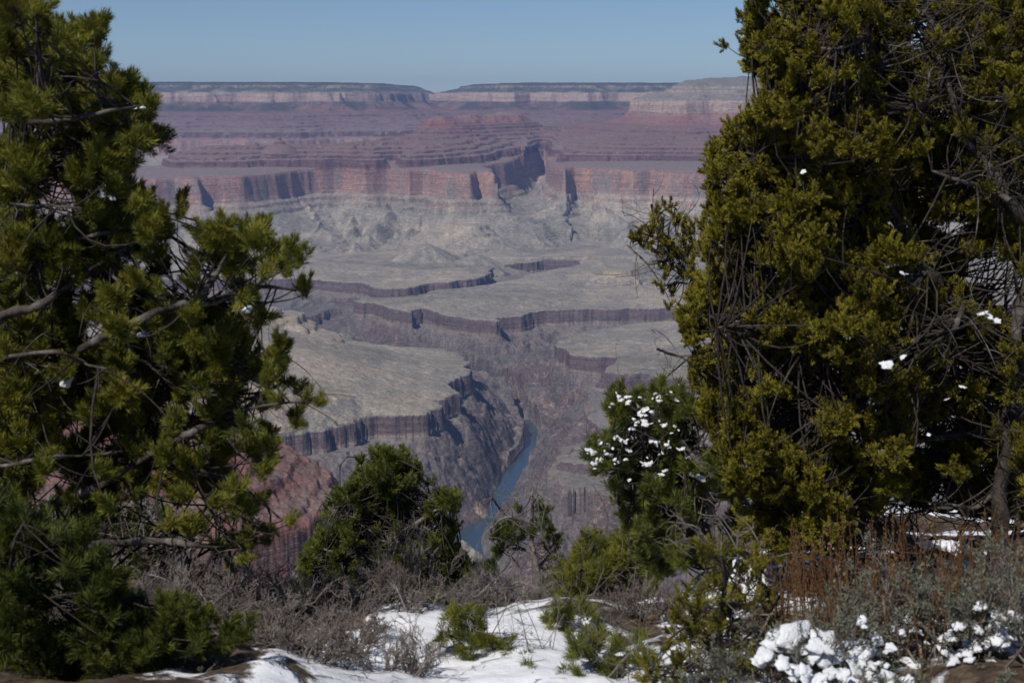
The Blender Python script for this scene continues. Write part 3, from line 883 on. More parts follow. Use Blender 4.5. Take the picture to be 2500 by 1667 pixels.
def limb(geo, pts, radii, sides=8, wob=0.0, sub=5):
    """One smooth, slightly crooked limb through the given points."""
    pts = np.asarray(pts, float); radii = np.asarray(radii, float)
    n = len(pts)
    s = np.arange(n); q = np.linspace(0, n - 1, (n - 1) * sub + 1)
    P_ = np.pad(pts, ((1, 1), (0, 0)), mode='edge')
    out = []
    for t in q:
        i = min(int(t), n - 2); f = t - i
        p0, p1, p2, p3 = P_[i], P_[i + 1], P_[i + 2], P_[i + 3]
        out.append(0.5 * (2 * p1 + (p2 - p0) * f + (2 * p0 - 5 * p1 + 4 * p2 - p3) * f * f + (3 * p1 - p0 - 3 * p2 + p3) * f ** 3))
    C = np.array(out); R = np.interp(q, s, radii)
    if wob:
        C[1:-1] += RNG.normal(size=(len(C) - 2, 3)) * (R[1:-1] * wob)[:, None]
    R = R * (1 + 0.12 * RNG.normal(size=len(R)))
    T = unit(np.gradient(C, axis=0))
    d, u, v = frames(T)
    an = np.arange(sides) * 2 * np.pi / sides
    rr_ = 1 + 0.12 * RNG.normal(size=(len(C), sides))
    V = C[:, None] + (u[:, None] * np.cos(an)[None, :, None] + v[:, None] * np.sin(an)[None, :, None]) * (R[:, None] * rr_)[..., None]
    k = np.arange(len(C) - 1)[:, None]; j = np.arange(sides)[None]
    a = k * sides + j; b = k * sides + (j + 1) % sides
    geo.add(V, np.stack([a, b, b + sides, a + sides], -1).reshape(-1, 4))
    return C, R


def needles(geo, C, AX, L, nl, count, w, tone, a0=1.15, a1=0.35, droop=0.0):
    """Needle tufts: every needle is a narrow folded sliver of its own."""
    n = len(C)
    if n == 0: return
    L = np.broadcast_to(L, (n,)); nl = np.broadcast_to(nl, (n,))
    d, u, v = frames(AX)
    t = RNG.rand(n, count)
    ph = RNG.rand(n, count) * 2 * np.pi
    al = a0 + (a1 - a0) * t + RNG.normal(size=(n, count)) * 0.13
    rad = u[:, None] * np.cos(ph)[..., None] + v[:, None] * np.sin(ph)[..., None]
    dr = d[:, None] * np.cos(al)[..., None] + rad * np.sin(al)[..., None]
    dr[..., 2] += 0.18 - droop
    dr = unit(dr)
    b = C[:, None] + d[:, None] * (L[:, None] * t)[..., None]
    ln = nl[:, None] * (0.75 + 0.45 * RNG.rand(n, count))
    side = unit(np.cross(dr, RNG.normal(size=(n, count, 3))))
    mid = b + dr * (ln * 0.55)[..., None]
    tip = b + dr * ln[..., None] + rad * (ln * 0.05)[..., None]
    V = np.stack([b, mid + side * (w * 0.5), tip, mid - side * (w * 0.5)], 2)
    m = n * count
    F = np.arange(m * 4).reshape(m, 4)
    tn = np.broadcast_to(np.asarray(tone)[:, None, None], (n, count, 4)) + RNG.normal(size=(n, count, 1)) * 0.10
    geo.add(V, F, tn.ravel())


_lump_meshes = []


def lump_mesh(k):
    """One of several irregular, melted-edged caps of snow (unit size), shared by many parts."""
    while len(_lump_meshes) <= k:
        na, nr = 26, 9
        th = np.linspace(0, 2 * np.pi, na, endpoint=False)
        edge = 1 + sum((0.30 / (q ** 0.8)) * np.sin(q * th + RNG.rand() * 6.28) * (0.5 + RNG.rand()) for q in (1, 2, 3, 5, 7))
        V = []
        for i in range(1, nr + 1):
            ph = (i / nr) * np.pi * 0.97
            rr_ = np.sin(ph); zz = np.cos(ph)
            zz = zz if zz > 0 else zz * 0.35
            V.append(np.stack([rr_ * edge * np.cos(th), rr_ * edge * np.sin(th), np.full(na, zz * 0.62)], 1))
        V = np.concatenate([np.array([[0, 0, 0.62]])] + V)
        n = 0.20 * fbm(V[:, 0] * 3 + 7 * k, V[:, 1] * 3 + V[:, 2] * 2, 2.0, 3, 510 + k) + 0.10 * fbm(V[:, 0] * 9, V[:, 1] * 9 + V[:, 2] * 7 + 3 * k, 2.0, 2, 520 + k)
        V = V * (1 + n)[:, None]
        F = [(0, 1 + j, 1 + (j + 1) % na, 1 + (j + 1) % na) for j in range(na)]
        bm_ = bpy.data.meshes.new("snow_clump")
        faces = [(0, 1 + j, 1 + (j + 1) % na) for j in range(na)]
        for i in range(nr - 1):
            for j in range(na):
                a_ = 1 + i * na + j; b_ = 1 + i * na + (j + 1) % na
                faces.append((a_, a_ + na, b_ + na, b_))
        bm_.from_pydata([tuple(v) for v in V], [], faces)
        bm_.polygons.foreach_set("use_smooth", np.ones(len(bm_.polygons), dtype=bool))
        bm_.materials.append(M_snow)
        _lump_meshes.append(bm_)
    return _lump_meshes[k]


def lumps(root, centers, sizes, flat=0.6):
    sizes = np.broadcast_to(sizes, (len(centers),))
    for c, s_ in zip(centers, sizes):
        o = bpy.data.objects.new("snow_clump", lump_mesh(RNG.randint(0, 10)))
        o.parent = root
        o.location = Vector(c) - root.location
        o.scale = (s_ * (0.9 + 0.9 * RNG.rand()), s_ * (0.9 + 0.5 * RNG.rand()), s_ * flat * (0.9 + 0.6 * RNG.rand()))
        o.rotation_euler = (0.45 + RNG.normal() * 0.3, RNG.normal() * 0.4, RNG.normal() * 0.7)
        link(o)


def px2m(r, d):
    return r * d / FPX


def skeleton(paths, d0, dvar, geo, sides=8, wob=0.15):
    """paths: lists of (px, py, radius_px[, depth]); returns sample points on the limbs."""
    out = []
    for path in paths:
        dd_ = d0 + RNG.normal() * dvar
        pts = [P(q[0], q[1], q[3] if len(q) > 3 else dd_ + RNG.normal() * dvar * 0.4) for q in path]
        C, R = limb(geo, pts, [px2m(q[2], d0) for q in path], sides, wob)
        out.append(C)
    return np.concatenate(out)


def crown(clumps, d0, dvar, sk, twg, leaf, kind, tone0=0.5, dens=1.0, hub_r=0.0022, seed=1, depth_fn=None, up=0.5):
    """Foliage clumps (px, py, r_px) hung on the skeleton through real twigs."""
    rng = np.random.RandomState(seed)
    allC, allA, allT = [], [], []
    HA, HB = [], []
    TA, TB = [], []
    for c in clumps:
        px, py, r = c[:3]
        dc = d0 + rng.normal() * dvar * 0.7 if depth_fn is None else depth_fn(px, py) + rng.normal() * dvar * 0.3
        if len(c) > 3: dc = c[3]
        rm = px2m(r, dc)
        ctr = P(px, py, dc)
        nt = kind['per'] * (rm / kind['L']) ** 2 * dens
        nt = max(2, int(nt + rng.rand()))
        q = rng.normal(size=(nt, 3)); q = unit(q) * (rng.rand(nt, 1) ** 0.45)
        pos = ctr + q * rm * np.array([1, 1.8, 1]) * 0.92
        # sub hubs
        nh = max(1, nt // 6)
        hub = ctr + rng.normal(size=(nh, 3)) * rm * 0.35 - np.array([0, 0, rm * 0.25])
        i = np.argmin(((sk - ctr) ** 2).sum(1))
        src = sk[i]
        dist = np.linalg.norm(src - ctr)
        near_ = np.argsort(((sk - ctr) ** 2).sum(1))[:42]
        HA.append(sk[near_[rng.randint(0, len(near_), nh)]]); HB.append(hub)
        hi = rng.randint(0, nh, nt)
        ax = unit(pos - hub[hi] + 1e-4) * 0.8 + np.array([0, 0, up]) + unit(ctr - src + 1e-4) * 0.35 + rng.normal(size=(nt, 3)) * 0.25
        ax = unit(ax)
        base = pos - ax * kind['L'] * 0.5
        TA.append(hub[hi]); TB.append(base)
        allC.append(base); allA.append(ax)
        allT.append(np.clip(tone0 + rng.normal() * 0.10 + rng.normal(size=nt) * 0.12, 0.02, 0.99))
    C = np.concatenate(allC); A = np.concatenate(allA); T = np.concatenate(allT)
    HA = np.concatenate(HA); HB = np.concatenate(HB)
    dl = np.linalg.norm(HB - HA, axis=1)
    bend = rng.normal(size=HA.shape) * (0.10 * dl)[:, None]; bend[:, 2] -= 0.06 * dl
    tubes(twg, HA, HB, np.clip(0.007 * dl + hub_r, 0.002, 0.007), hub_r * 0.8, bend, seg=5, sides=4)
    TA = np.concatenate(TA); TB = np.concatenate(TB)
    tubes(twg, TA, TB, hub_r * 0.9, hub_r * 0.6, None, 3, 3)
    tubes(twg, TB, C + A * kind['L'], hub_r * 0.6, hub_r * 0.3, A * 0, 1, 3)
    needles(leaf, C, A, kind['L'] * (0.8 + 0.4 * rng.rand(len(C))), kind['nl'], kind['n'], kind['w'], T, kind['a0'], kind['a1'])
    return C, A, T


PINE = dict(L=0.055, nl=0.034, n=100, w=0.0026, a0=1.15, a1=0.30, per=3.0)
PINEF = dict(L=0.085, nl=0.042, n=60, w=0.0042, a0=1.15, a1=0.35, per=3.0)
JUN = dict(L=0.050, nl=0.020, n=60, w=0.0046, a0=1.0, a1=0.35, per=3.2)


def bare_twigs(geo, sk, n, lmin, lmax, r, seed, up=0.1, levels=2, toward=None):
    """Dead side twigs sprouting from a skeleton."""
    rng = np.random.RandomState(seed)
    A = sk[rng.randint(0, len(sk), n)]
    ln = lmin + (lmax - lmin) * rng.rand(n)
    for lv in range(levels):
        d = unit(rng.normal(size=(len(A), 3)) + np.array([0, 0, up]) + (0 if toward is None else np.array(toward)))
        B = A + d * ln[:, None]
        tubes(geo, A, B, r, r * 0.55, rng.normal(size=A.shape) * (0.10 * ln)[:, None], 4, 4)
        k = rng.rand(len(A) * 2)
        A2 = np.repeat(A, 2, 0) + np.repeat(B - A, 2, 0) * (0.4 + 0.55 * k)[:, None]
        A = A2; ln = np.repeat(ln, 2) * 0.5; r = r * 0.6


def snow_on(root, C, count, size, seed):
    rng = np.random.RandomState(seed)
    m = rng.permutation(len(C))[:count]
    lumps(root, C[m] + np.array([0, 0, size * 0.7]), size * (0.5 + 0.9 * rng.rand(len(m))))


def plant(name, label, cat, base, group=None):
    r = empty(name, tuple(float(q) for q in base))
    return tag(r, label, cat, group)


def in_poly(x, y, poly):
    ins = False
    n = len(poly)
    for i in range(n):
        ax, ay = poly[i]; bx, by = poly[(i + 1) % n]
        if (ay > y) != (by > y) and x < (bx - ax) * (y - ay) / (by - ay) + ax:
            ins = not ins
    return ins


def scatter(poly, n, rmin, rmax, seed, holes=(), mind=0.75):
    rng = np.random.RandomState(seed)
    xs = [p[0] for p in poly]; ys = [p[1] for p in poly]
    out = []
    tries = 0
    while len(out) < n and tries < n * 60:
        tries += 1
        x = rng.uniform(min(xs), max(xs)); y = rng.uniform(min(ys), max(ys))
        if not in_poly(x, y, poly): continue
        if any((x - h[0]) ** 2 / h[2] ** 2 + (y - h[1]) ** 2 / h[3] ** 2 < 1 for h in holes): continue
        r = rng.uniform(rmin, rmax)
        if any((x - o[0]) ** 2 + (y - o[1]) ** 2 < (mind * r) ** 2 for o in out): continue
        out.append((x, y, r))
    return out


# ---------------------------------------------------------------- tall pine on the left edge
left_clumps = [
 (60,28,30),(20,20,40),(99,27,22),(85,58,26),(145,85,18),(211,88,32),(225,70,18),(190,110,18),(221,163,28),(240,150,14),(153,143,28),(112,95,26),(51,143,50),(20,100,50),(78,210,50),(163,204,34),(238,218,28),(272,211,24),(306,221,26),(347,235,18),(367,269,20),(340,280,30),
 (289,255,38),(221,255,34),(187,289,30),(238,296,34),(289,306,38),(357,333,18),(323,343,34),(272,347,38),(177,340,24),(306,391,36),(255,384,38),(211,401,32),(292,422,22),(204,425,32),(180,452,28),(316,466,20),(272,452,24),(221,510,34),(272,503,38),
 (340,510,26),(435,517,16),(401,530,16),(34,272,34),(85,258,38),(119,282,24),(129,367,34),(68,391,42),(20,380,34),(51,425,38),(27,476,34),(34,520,38),(10,200,40),(10,40,40),(110,160,30),(140,240,34),
 (34,584,42),(95,587,34),(136,601,30),(68,645,38),(20,628,38),(153,618,28),(221,560,34),(289,553,34),(357,560,32),(408,553,20),(384,587,24),(306,601,28),(255,628,28),(374,628,24),
 (490,564,18),(544,553,22),(530,587,26),(595,557,18),(629,560,20),(636,594,24),(578,601,28),(527,621,26),(483,638,20),(595,642,28),(663,625,24),(714,608,24),(731,635,20),(697,655,22),(646,669,22),(561,669,22),(476,696,18),(748,706,16),(724,700,12),
 (612,744,20),(646,771,18),(595,723,18),(625,790,12),(340,686,26),(289,696,30),(323,723,26),(279,723,30),(391,710,14),(541,757,20),(585,785,20),(459,764,24),(425,788,24),(483,778,22),(384,798,26),(323,768,28),(279,771,28),(292,805,32),(170,771,18),
 (224,747,16),(61,798,32),(17,812,36),(143,832,26),(99,829,28),(340,822,34),(408,832,32),(476,832,30),(544,822,26),(537,859,28),(476,866,32),(408,873,32),(340,873,34),(595,839,20),(629,900,22),(680,832,18),(697,849,18),(663,873,22),(690,900,20),
 (656,924,22),(697,934,15),(595,914,22),(272,856,32),(289,900,34),(357,907,34),(425,914,34),(476,934,30),(527,900,28),(544,958,22),(204,873,30),(221,924,34),(163,900,32),(68,900,36),(20,880,32),(34,958,40),(102,941,36),(153,958,34),(238,975,34),
 (306,958,34),(374,975,32),(442,975,28),(129,1009,32),(323,1036,24),(418,1036,20),(721,951,16),(748,975,15),(779,985,12),(714,1009,18),(731,1036,16),(680,975,18),(595,1043,24),(663,1043,20),(561,1023,20),(640,990,16),
 (134,1089,32),(211,1104,30),(172,1135,26),(107,1143,24),(23,1154,22),(345,1089,32),(402,1112,30),(422,1085,26),(479,1135,30),(537,1143,28),(556,1100,28),(613,1089,28),(659,1097,20),(659,1123,18),(517,1181,28),(460,1162,26),(452,1204,24),
 (529,1227,20),(383,1181,22),(307,1162,28),(249,1150,28),(238,1208,30),(261,1235,20),(575,1192,22),(594,1223,20),(644,1154,18),(632,1219,18),(575,1250,16),(613,1250,14),(709,1277,13),(659,1292,15),(652,1319,13),(602,1296,20),(590,1323,16),
 (491,1281,18),(471,1288,22),(529,1334,16),(594,1361,13),(563,1384,10),(422,1281,18),(20,1010,40),(70,1060,34),(20,1090,30),
 (96,1449,55),(153,1411,40),(161,1468,40),(211,1457,32),(230,1507,30),(96,1507,42),(161,1526,42),(249,1591,32),(211,1622,34),(57,1603,42),(23,1641,38),(30,1500,50),(20,1400,36),(130,1600,40),(383,1499,20),(433,1488,22),(345,1507,22),(475,1491,14),
 (556,1545,20),(498,1537,18),(345,1392,20),(290,1460,26),(300,1540,26)]
left_paths = [
 [(-260,1420,22),(-60,1375,17),(60,1350,14),(230,1330,12),(383,1319,9),(470,1330,6),(530,1335,3)],
 [(-260,1420,20),(-60,850,16),(100,745,10),(155,703,8),(240,645,6),(310,605,3)],
 [(-260,1420,18),(-60,1010,14),(150,880,10),(300,800,9),(421,750,9),(476,737,10),(503,703,8),(530,669,6),(555,620,4),(600,590,2)],
 [(421,750,7),(510,740,7),(578,720,7),(612,703,6),(663,700,4),(724,710,2)],
 [(578,720,3),(625,735,3),(650,760,2)],
 [(-60,870,6),(0,873,6),(136,859,5),(204,887,3),(260,900,2)],
 [(-260,1420,18),(-80,1300,14),(60,1260,11),(250,1180,9),(380,1100,8),(466,1057,9),(544,1020,8),(595,1000,6),(640,960,4),(700,930,3)],
 [(595,1000,4),(680,985,3),(740,980,2)],
 [(380,1100,5),(470,1140,5),(560,1170,4),(620,1210,3),(690,1270,2)],
 [(470,1140,4),(500,1220,4),(540,1280,3),(590,1340,2)],
 [(-260,1420,24),(-120,900,20),(-40,700,17),(20,500,14),(62,360,12),(75,300,11),(110,220,9),(150,165,7),(200,105,4)],
 [(-40,700,8),(5,452,5),(51,445,5),(102,442,4),(163,435,3),(200,430,2)],
 [(20,500,6),(70,503,4),(129,503,4),(200,510,2)],
 [(75,300,7),(180,290,6),(270,270,4),(340,260,2)],
 [(62,360,7),(150,390,6),(230,380,5),(300,370,3)],
 [(-40,620,8),(120,600,6),(250,570,5),(380,555,3)],
 [(110,220,5),(40,120,5),(20,40,3)],[(110,220,5),(90,120,4),(90,40,2)],
 [(-60,1140,6),(23,1135,5),(115,1116,5),(222,1112,4),(300,1100,2)],
 [(-60,1520,10),(80,1490,8),(200,1470,5),(290,1460,3)],[(-60,1640,10),(60,1590,7),(150,1560,6),(250,1590,3)],
 [(60,1560,8),(230,1530,7),(422,1518,6),(498,1503,5),(575,1468,3)],
 [(300,800,5),(330,870,4),(420,900,4),(540,890,3),(640,900,2),(690,870,2)],
 [(150,880,6),(230,950,5),(330,970,4),(430,960,3)],
 [(240,645,4),(300,700,3),(320,770,3)],
]
DL_ = 5.2
root = plant("pine_tree", "large dark pine filling the left edge from top to bottom", "tree", P(-260, 1667, DL_))
wood, leaf, twg, trunkg = Geo(), Geo(), Geo(), Geo()
gx0 = P(-260, 1420, DL_)
limb(trunkg, [(gx0[0] - .05, gx0[1], ground_z(gx0[0], gx0[1]) - 0.2), gx0 + np.array([-.03, 0, -.3]), gx0, P(-120, 900, DL_), P(-40, 700, DL_)], [0.085, 0.07, 0.055, 0.035, 0.026], 10, 0.1)
sk = skeleton(left_paths, DL_, 0.16, wood)
C, A, T = crown(left_clumps, DL_, 0.26, sk, twg, leaf, PINE, tone0=0.66, dens=7.5, seed=3, up=0.55)
# a looser second layer behind gives the crown depth
crown(scatter([(-20, 560), (200, 560), (330, 690), (560, 790), (640, 900), (560, 1060), (490, 1180), (300, 1220), (-20, 1360)], 150, 22, 34, 77, mind=0.8), DL_ + 0.2, 0.22, sk, twg, leaf, PINE, tone0=0.55, dens=5.0, seed=78)
deep = Geo()
sk2 = skeleton(left_paths, DL_ + 0.45, 0.12, deep, 6)
sk3 = skeleton(left_paths[:12], DL_ + 0.9, 0.12, deep, 6)
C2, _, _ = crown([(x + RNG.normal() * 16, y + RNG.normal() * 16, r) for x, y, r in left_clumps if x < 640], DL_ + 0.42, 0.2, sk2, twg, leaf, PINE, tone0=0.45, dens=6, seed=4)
crown([(x + RNG.normal() * 24, y + RNG.normal() * 24, r) for x, y, r in left_clumps if x < 430 and r > 24], DL_ + 0.9, 0.25, sk3, twg, leaf, PINE, tone0=0.38, dens=6, seed=5)  # rear layers get lower tones, painting the crown's inner shade
low_front = scatter([(-20, 1230), (90, 1260), (160, 1340), (200, 1290), (260, 1340), (280, 1430), (380, 1470), (520, 1500), (600, 1545), (520, 1600), (420, 1600), (330, 1680), (-20, 1700)], 150, 18, 34, 9, mind=0.75)
lowg = Geo()
sk4 = skeleton([[(-260, 1560, 16), (-60, 1560, 11), (80, 1545, 8), (230, 1540, 6), (380, 1530, 4), (500, 1545, 2)], [(-260, 1640, 14), (-40, 1640, 9), (120, 1620, 7), (260, 1610, 5), (400, 1590, 3)],
                [(-60, 1560, 7), (60, 1490, 6), (180, 1460, 4), (280, 1455, 2)], [(60, 1490, 5), (150, 1400, 4), (230, 1350, 2)], [(20, 1450, 5), (30, 1340, 4), (60, 1270, 2)], [(-40, 1560, 6), (20, 1450, 5), (60, 1400, 3)], [(230, 1540, 4), (330, 1500, 3), (400, 1490, 2)], [(120, 1620, 4), (200, 1660, 3), (300, 1670, 2)]], 4.25, 0.1, lowg, 7)
crown(low_front, 4.2, 0.14, sk4, twg, leaf, PINE, tone0=0.22, dens=5.0, seed=8)  # low boughs toned dark: the corner's shade is put into the needle colour
bare_twigs(wood, sk, 110, 0.08, 0.28, 0.0022, 5, 0.0)
snow_on(root, C, 60, 0.009, 6)
lumps(root, [P(385, 790, DL_ - .05), P(355, 815, DL_ - .05), P(575, 755, DL_ - .05), P(600, 757, DL_ - .05), P(160, 930, DL_ - .1), P(250, 478, DL_ - .1), P(268, 480, DL_ - .1), P(347, 265, DL_ - .1)], [.016, .014, .014, .014, .02, .013, .014, .012])
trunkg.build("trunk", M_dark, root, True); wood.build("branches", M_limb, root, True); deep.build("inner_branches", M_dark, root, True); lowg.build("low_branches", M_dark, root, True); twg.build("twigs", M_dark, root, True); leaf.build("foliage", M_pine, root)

# ---------------------------------------------------------------- big juniper on the right
jun_dense = [(1838, -60), (1845, 40), (1830, 75), (1838, 150), (1880, 190), (1885, 240), (1830, 262), (1795, 310), (1765, 345), (1742, 385), (1735, 450), (1722, 485), (1715, 560), (1712, 650), (1675, 690), (1672, 790), (1688, 860),
             (1722, 930), (1722, 1010), (1765, 1100), (1780, 1180), (1800, 1250), (1840, 1310), (1890, 1360), (1960, 1340), (2040, 1325), (2110, 1270), (2180, 1180), (2220, 1060), (2240, 940), (2250, 800), (2230, 640),
             (2180, 480), (2170, 330), (2120, 200), (2130, 60), (2140, -60)]
jun_thin = [(2120, -60), (2120, 200), (2170, 330), (2180, 480), (2230, 640), (2250, 800), (2240, 940), (2200, 1100), (2170, 1200), (2240, 1230), (2560, 1250), (2560, -60)]


def jdepth(px, py):
    b = 5.9 + 0.9 * ((px - 2010) / 420.0) ** 2 * (1 if px < 2010 else 0.5)
    return b + 0.42 * float(pn(np.array([px / 170.0]), np.array([py / 150.0]), 33)[0])


holes1 = [(1985, 165, 34, 22), (1970, 235, 26, 40), (2130, 310, 20, 14), (2060, 700, 30, 20), (2030, 960, 90, 26), (1925, 1000, 40, 22)]
holes2 = [(2235, 120, 34, 60), (2290, 300, 30, 26), (2310, 390, 22, 40), (2400, 660, 50, 44), (2470, 730, 60, 60), (2330, 560, 50, 40), (2380, 900, 70, 50), (2330, 1050, 60, 60), (2450, 470, 50, 30), (2440, 1150, 50, 60), (2300, 200, 30, 20), (2260, 1160, 50, 40)]
jc = scatter(jun_dense, 430, 20, 36, 11, holes1)
jc += [(1812, 108, 14), (1838, 118, 18), (1822, 160, 14), (1855, 60, 18), (1850, 10, 22), (1858, 150, 20)]
jt = scatter(jun_thin, 200, 20, 38, 12, holes2)
jun_paths = [
 [(2560,1337,30),(2500,1337,26),(2382,1341,24),(2289,1337,23),(2204,1327,22),(2148,1299,19),(2055,1267,14),(1980,1230,9),(1900,1180,5)],
 [(2448,1500,24),(2446,1374,20),(2443,1187,18),(2470,1050,20),(2478,833,20),(2350,748,18),(2265,663,15),(2223,599,13),(2159,484,9),(2120,400,6),(2090,320,3)],
 [(2478,833,16),(2520,600,14),(2465,490,13),(2414,408,12),(2346,323,10),(2329,255,7),(2310,180,4)],
 [(2414,408,10),(2320,345,9),(2230,258,10),(2203,218,9),(2160,153,8),(2122,92,5),(2100,40,3)],
 [(2230,258,6),(2295,228,5),(2292,130,6),(2278,58,6),(2203,7,5),(2150,-20,3)],
 [(2295,228,3),(2240,226,4),(2176,224,3),(2110,240,2)],
 [(2465,490,6),(2411,459,6),(2340,440,5),(2275,418,3)],
 [(2265,663,6),(2265,720,5),(2265,756,5),(2295,824,4),(2280,900,3)],
 [(2350,748,8),(2330,800,7),(2299,824,7),(2189,901,6),(2100,920,5),(2020,950,4),(1950,990,3)],
 [(2223,599,7),(2120,560,6),(2010,560,5),(1900,600,4),(1800,640,3)],
 [(2159,484,6),(2040,420,5),(1940,400,4),(1850,380,3)],
 [(2265,663,7),(2150,720,6),(2020,760,5),(1880,780,4),(1750,800,3)],
 [(2470,1050,10),(2350,1060,8),(2200,1080,7),(2050,1090,5),(1900,1080,4),(1800,1090,3)],
 [(2122,92,4),(2040,120,4),(1960,110,3),(1880,90,2)],
 [(2160,153,4),(2060,200,4),(1980,190,3),(1930,220,3)],
 [(2302,1388,5),(2195,1402,7),(2100,1421,6),(2020,1440,4)],
 [(2443,1187,8),(2380,1240,6),(2310,1230,4),(2240,1250,3)],
 [(2448,1374,8),(2490,1290,6),(2540,1260,4)],
 [(2295,824,4),(2320,870,4),(2300,960,3),(2290,1010,2)],
]
DJ = 6.1
gb = P(2448, 1500, DJ)
root = plant("juniper_tree", "huge olive green juniper with grey dead limbs covering the right side of the view", "tree", (gb[0], gb[1], float(ground_z(gb[0], gb[1]))))
wood, leaf, twg, trunkg = Geo(), Geo(), Geo(), Geo()
limb(trunkg, [(gb[0] + .05, gb[1], float(ground_z(gb[0], gb[1])) - .2), gb, P(2446, 1374, DJ), P(2443, 1187, DJ), P(2470, 1050, DJ)], [0.06, 0.045, 0.036, 0.033, 0.034], 12, 0.12)
jsk = np.concatenate([skeleton(jun_paths[:2], DJ, 0.1, trunkg), skeleton(jun_paths[2:], DJ, 0.14, wood)])
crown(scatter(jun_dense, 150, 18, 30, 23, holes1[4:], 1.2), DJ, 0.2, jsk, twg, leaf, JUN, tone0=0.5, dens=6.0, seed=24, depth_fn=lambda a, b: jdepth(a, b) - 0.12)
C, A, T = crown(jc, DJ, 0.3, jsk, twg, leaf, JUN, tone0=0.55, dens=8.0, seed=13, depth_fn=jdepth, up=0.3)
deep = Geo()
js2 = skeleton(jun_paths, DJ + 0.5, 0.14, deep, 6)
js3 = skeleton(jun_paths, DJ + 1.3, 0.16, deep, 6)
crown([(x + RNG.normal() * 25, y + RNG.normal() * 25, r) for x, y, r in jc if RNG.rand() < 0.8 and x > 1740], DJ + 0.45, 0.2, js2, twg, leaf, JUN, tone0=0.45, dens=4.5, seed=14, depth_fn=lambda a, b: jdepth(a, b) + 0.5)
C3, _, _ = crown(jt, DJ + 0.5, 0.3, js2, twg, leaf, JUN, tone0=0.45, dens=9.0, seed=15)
crown(scatter(jun_thin, 170, 24, 40, 17, holes2[2:6]), DJ + 1.3, 0.3, js3, twg, leaf, JUN, tone0=0.35, dens=9.0, seed=18)  # deep layer toned down, inner shade painted into the leaves
crown(scatter(jun_thin, 95, 18, 32, 21, holes2, 1.2), DJ - 0.05, 0.15, jsk, twg, leaf, JUN, tone0=0.36, dens=7.0, seed=22)  # front sprays in lower tone, coloured as if they stood in shade
m = jsk[:, 0] > P(2050, 300, DJ)[0]
bare_twigs(wood, jsk[m], 120, 0.15, 0.45, 0.0035, 16, 0.15, 3, toward=(-0.25, -0.7, 0.1))
snow_on(root, C, 10, 0.006, 19)
lumps(root, [P(2202, 667, 5.6), P(2214, 670, 5.6), P(2395, 765, 5.8), P(2414, 773, 5.8), P(2432, 783, 5.8), P(2159, 888, 5.5), P(2172, 892, 5.5), P(2206, 871, 5.5), P(1769, 368, 6.0), P(2350, 945, 5.7), P(2310, 975, 5.7), P(2268, 1060, 5.6), P(1960, 420, 5.6)],
      [.011, .010, .015, .016, .013, .018, .018, .010, .009, .012, .009, .009, .008], 0.4)
for q in np.linspace(2190, 2400, 16):
    lumps(root, [P(q, 1322 + (8 if q > 2250 else 0), DJ - .02)], [0.022], 0.35)
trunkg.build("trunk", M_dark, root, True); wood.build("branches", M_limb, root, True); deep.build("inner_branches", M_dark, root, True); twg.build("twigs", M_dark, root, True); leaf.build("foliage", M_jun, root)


# ---------------------------------------------------------------- other trees and brush on the rim
def gbase(px, py, d, down=0.05):
    q = P(px, py, d)
    return np.array([q[0], q[1], float(ground_z(q[0], q[1])) - down])


def small_tree(name, label, trunk_paths, clumps, d, dvar, kind, leafmat, seed, barkmat=M_bark, branchmat=M_bark, dens=4.0, tone=0.5, group=None, twigs=0, snow_n=0, snow_s=0.008, hub_r=0.003, layers=1, up=0.5, twr=0.003, tlen=(0.1, 0.3)):
    b = gbase(trunk_paths[0][0][0], trunk_paths[0][0][1], d)
    root = plant(name, label, "tree", b, group)
    tg, wood, leaf, twg = Geo(), Geo(), Geo(), Geo()
    t0 = trunk_paths[0]
    pts = [b] + [P(q[0], q[1], q[3] if len(q) > 3 else d + RNG.normal() * 0.05) for q in t0]
    C0, _ = limb(tg, pts, [px2m(t0[0][2] * 1.3, d)] + [px2m(q[2], d) for q in t0], 9, 0.15)
    s2 = [C0[len(C0) // 4:]]
    if len(trunk_paths) > 1: s2.append(skeleton(trunk_paths[1:], d, dvar * 0.5, wood, 7))
    sk = np.concatenate(s2)
    C = None
    if clumps:
        C, _, _ = crown(clumps, d, dvar, sk, twg, leaf, kind, tone0=tone, dens=dens, seed=seed, hub_r=hub_r, up=up)
        for k in range(1, layers):
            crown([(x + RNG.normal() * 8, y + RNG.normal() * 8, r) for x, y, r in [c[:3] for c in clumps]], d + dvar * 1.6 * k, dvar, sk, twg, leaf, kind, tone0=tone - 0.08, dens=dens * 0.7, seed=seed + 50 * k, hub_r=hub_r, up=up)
    if twigs: bare_twigs(wood, sk, twigs, tlen[0], tlen[1], twr, seed + 1, 0.2, 3)
    if snow_n and C is not None: snow_on(root, C, snow_n, snow_s, seed + 2)
    tg.build("trunk", barkmat, root, True)
    wood.build("branches", branchmat, root, True)
    twg.build("twigs", M_dark, root, True)
    leaf.build("foliage", leafmat, root)
    return root


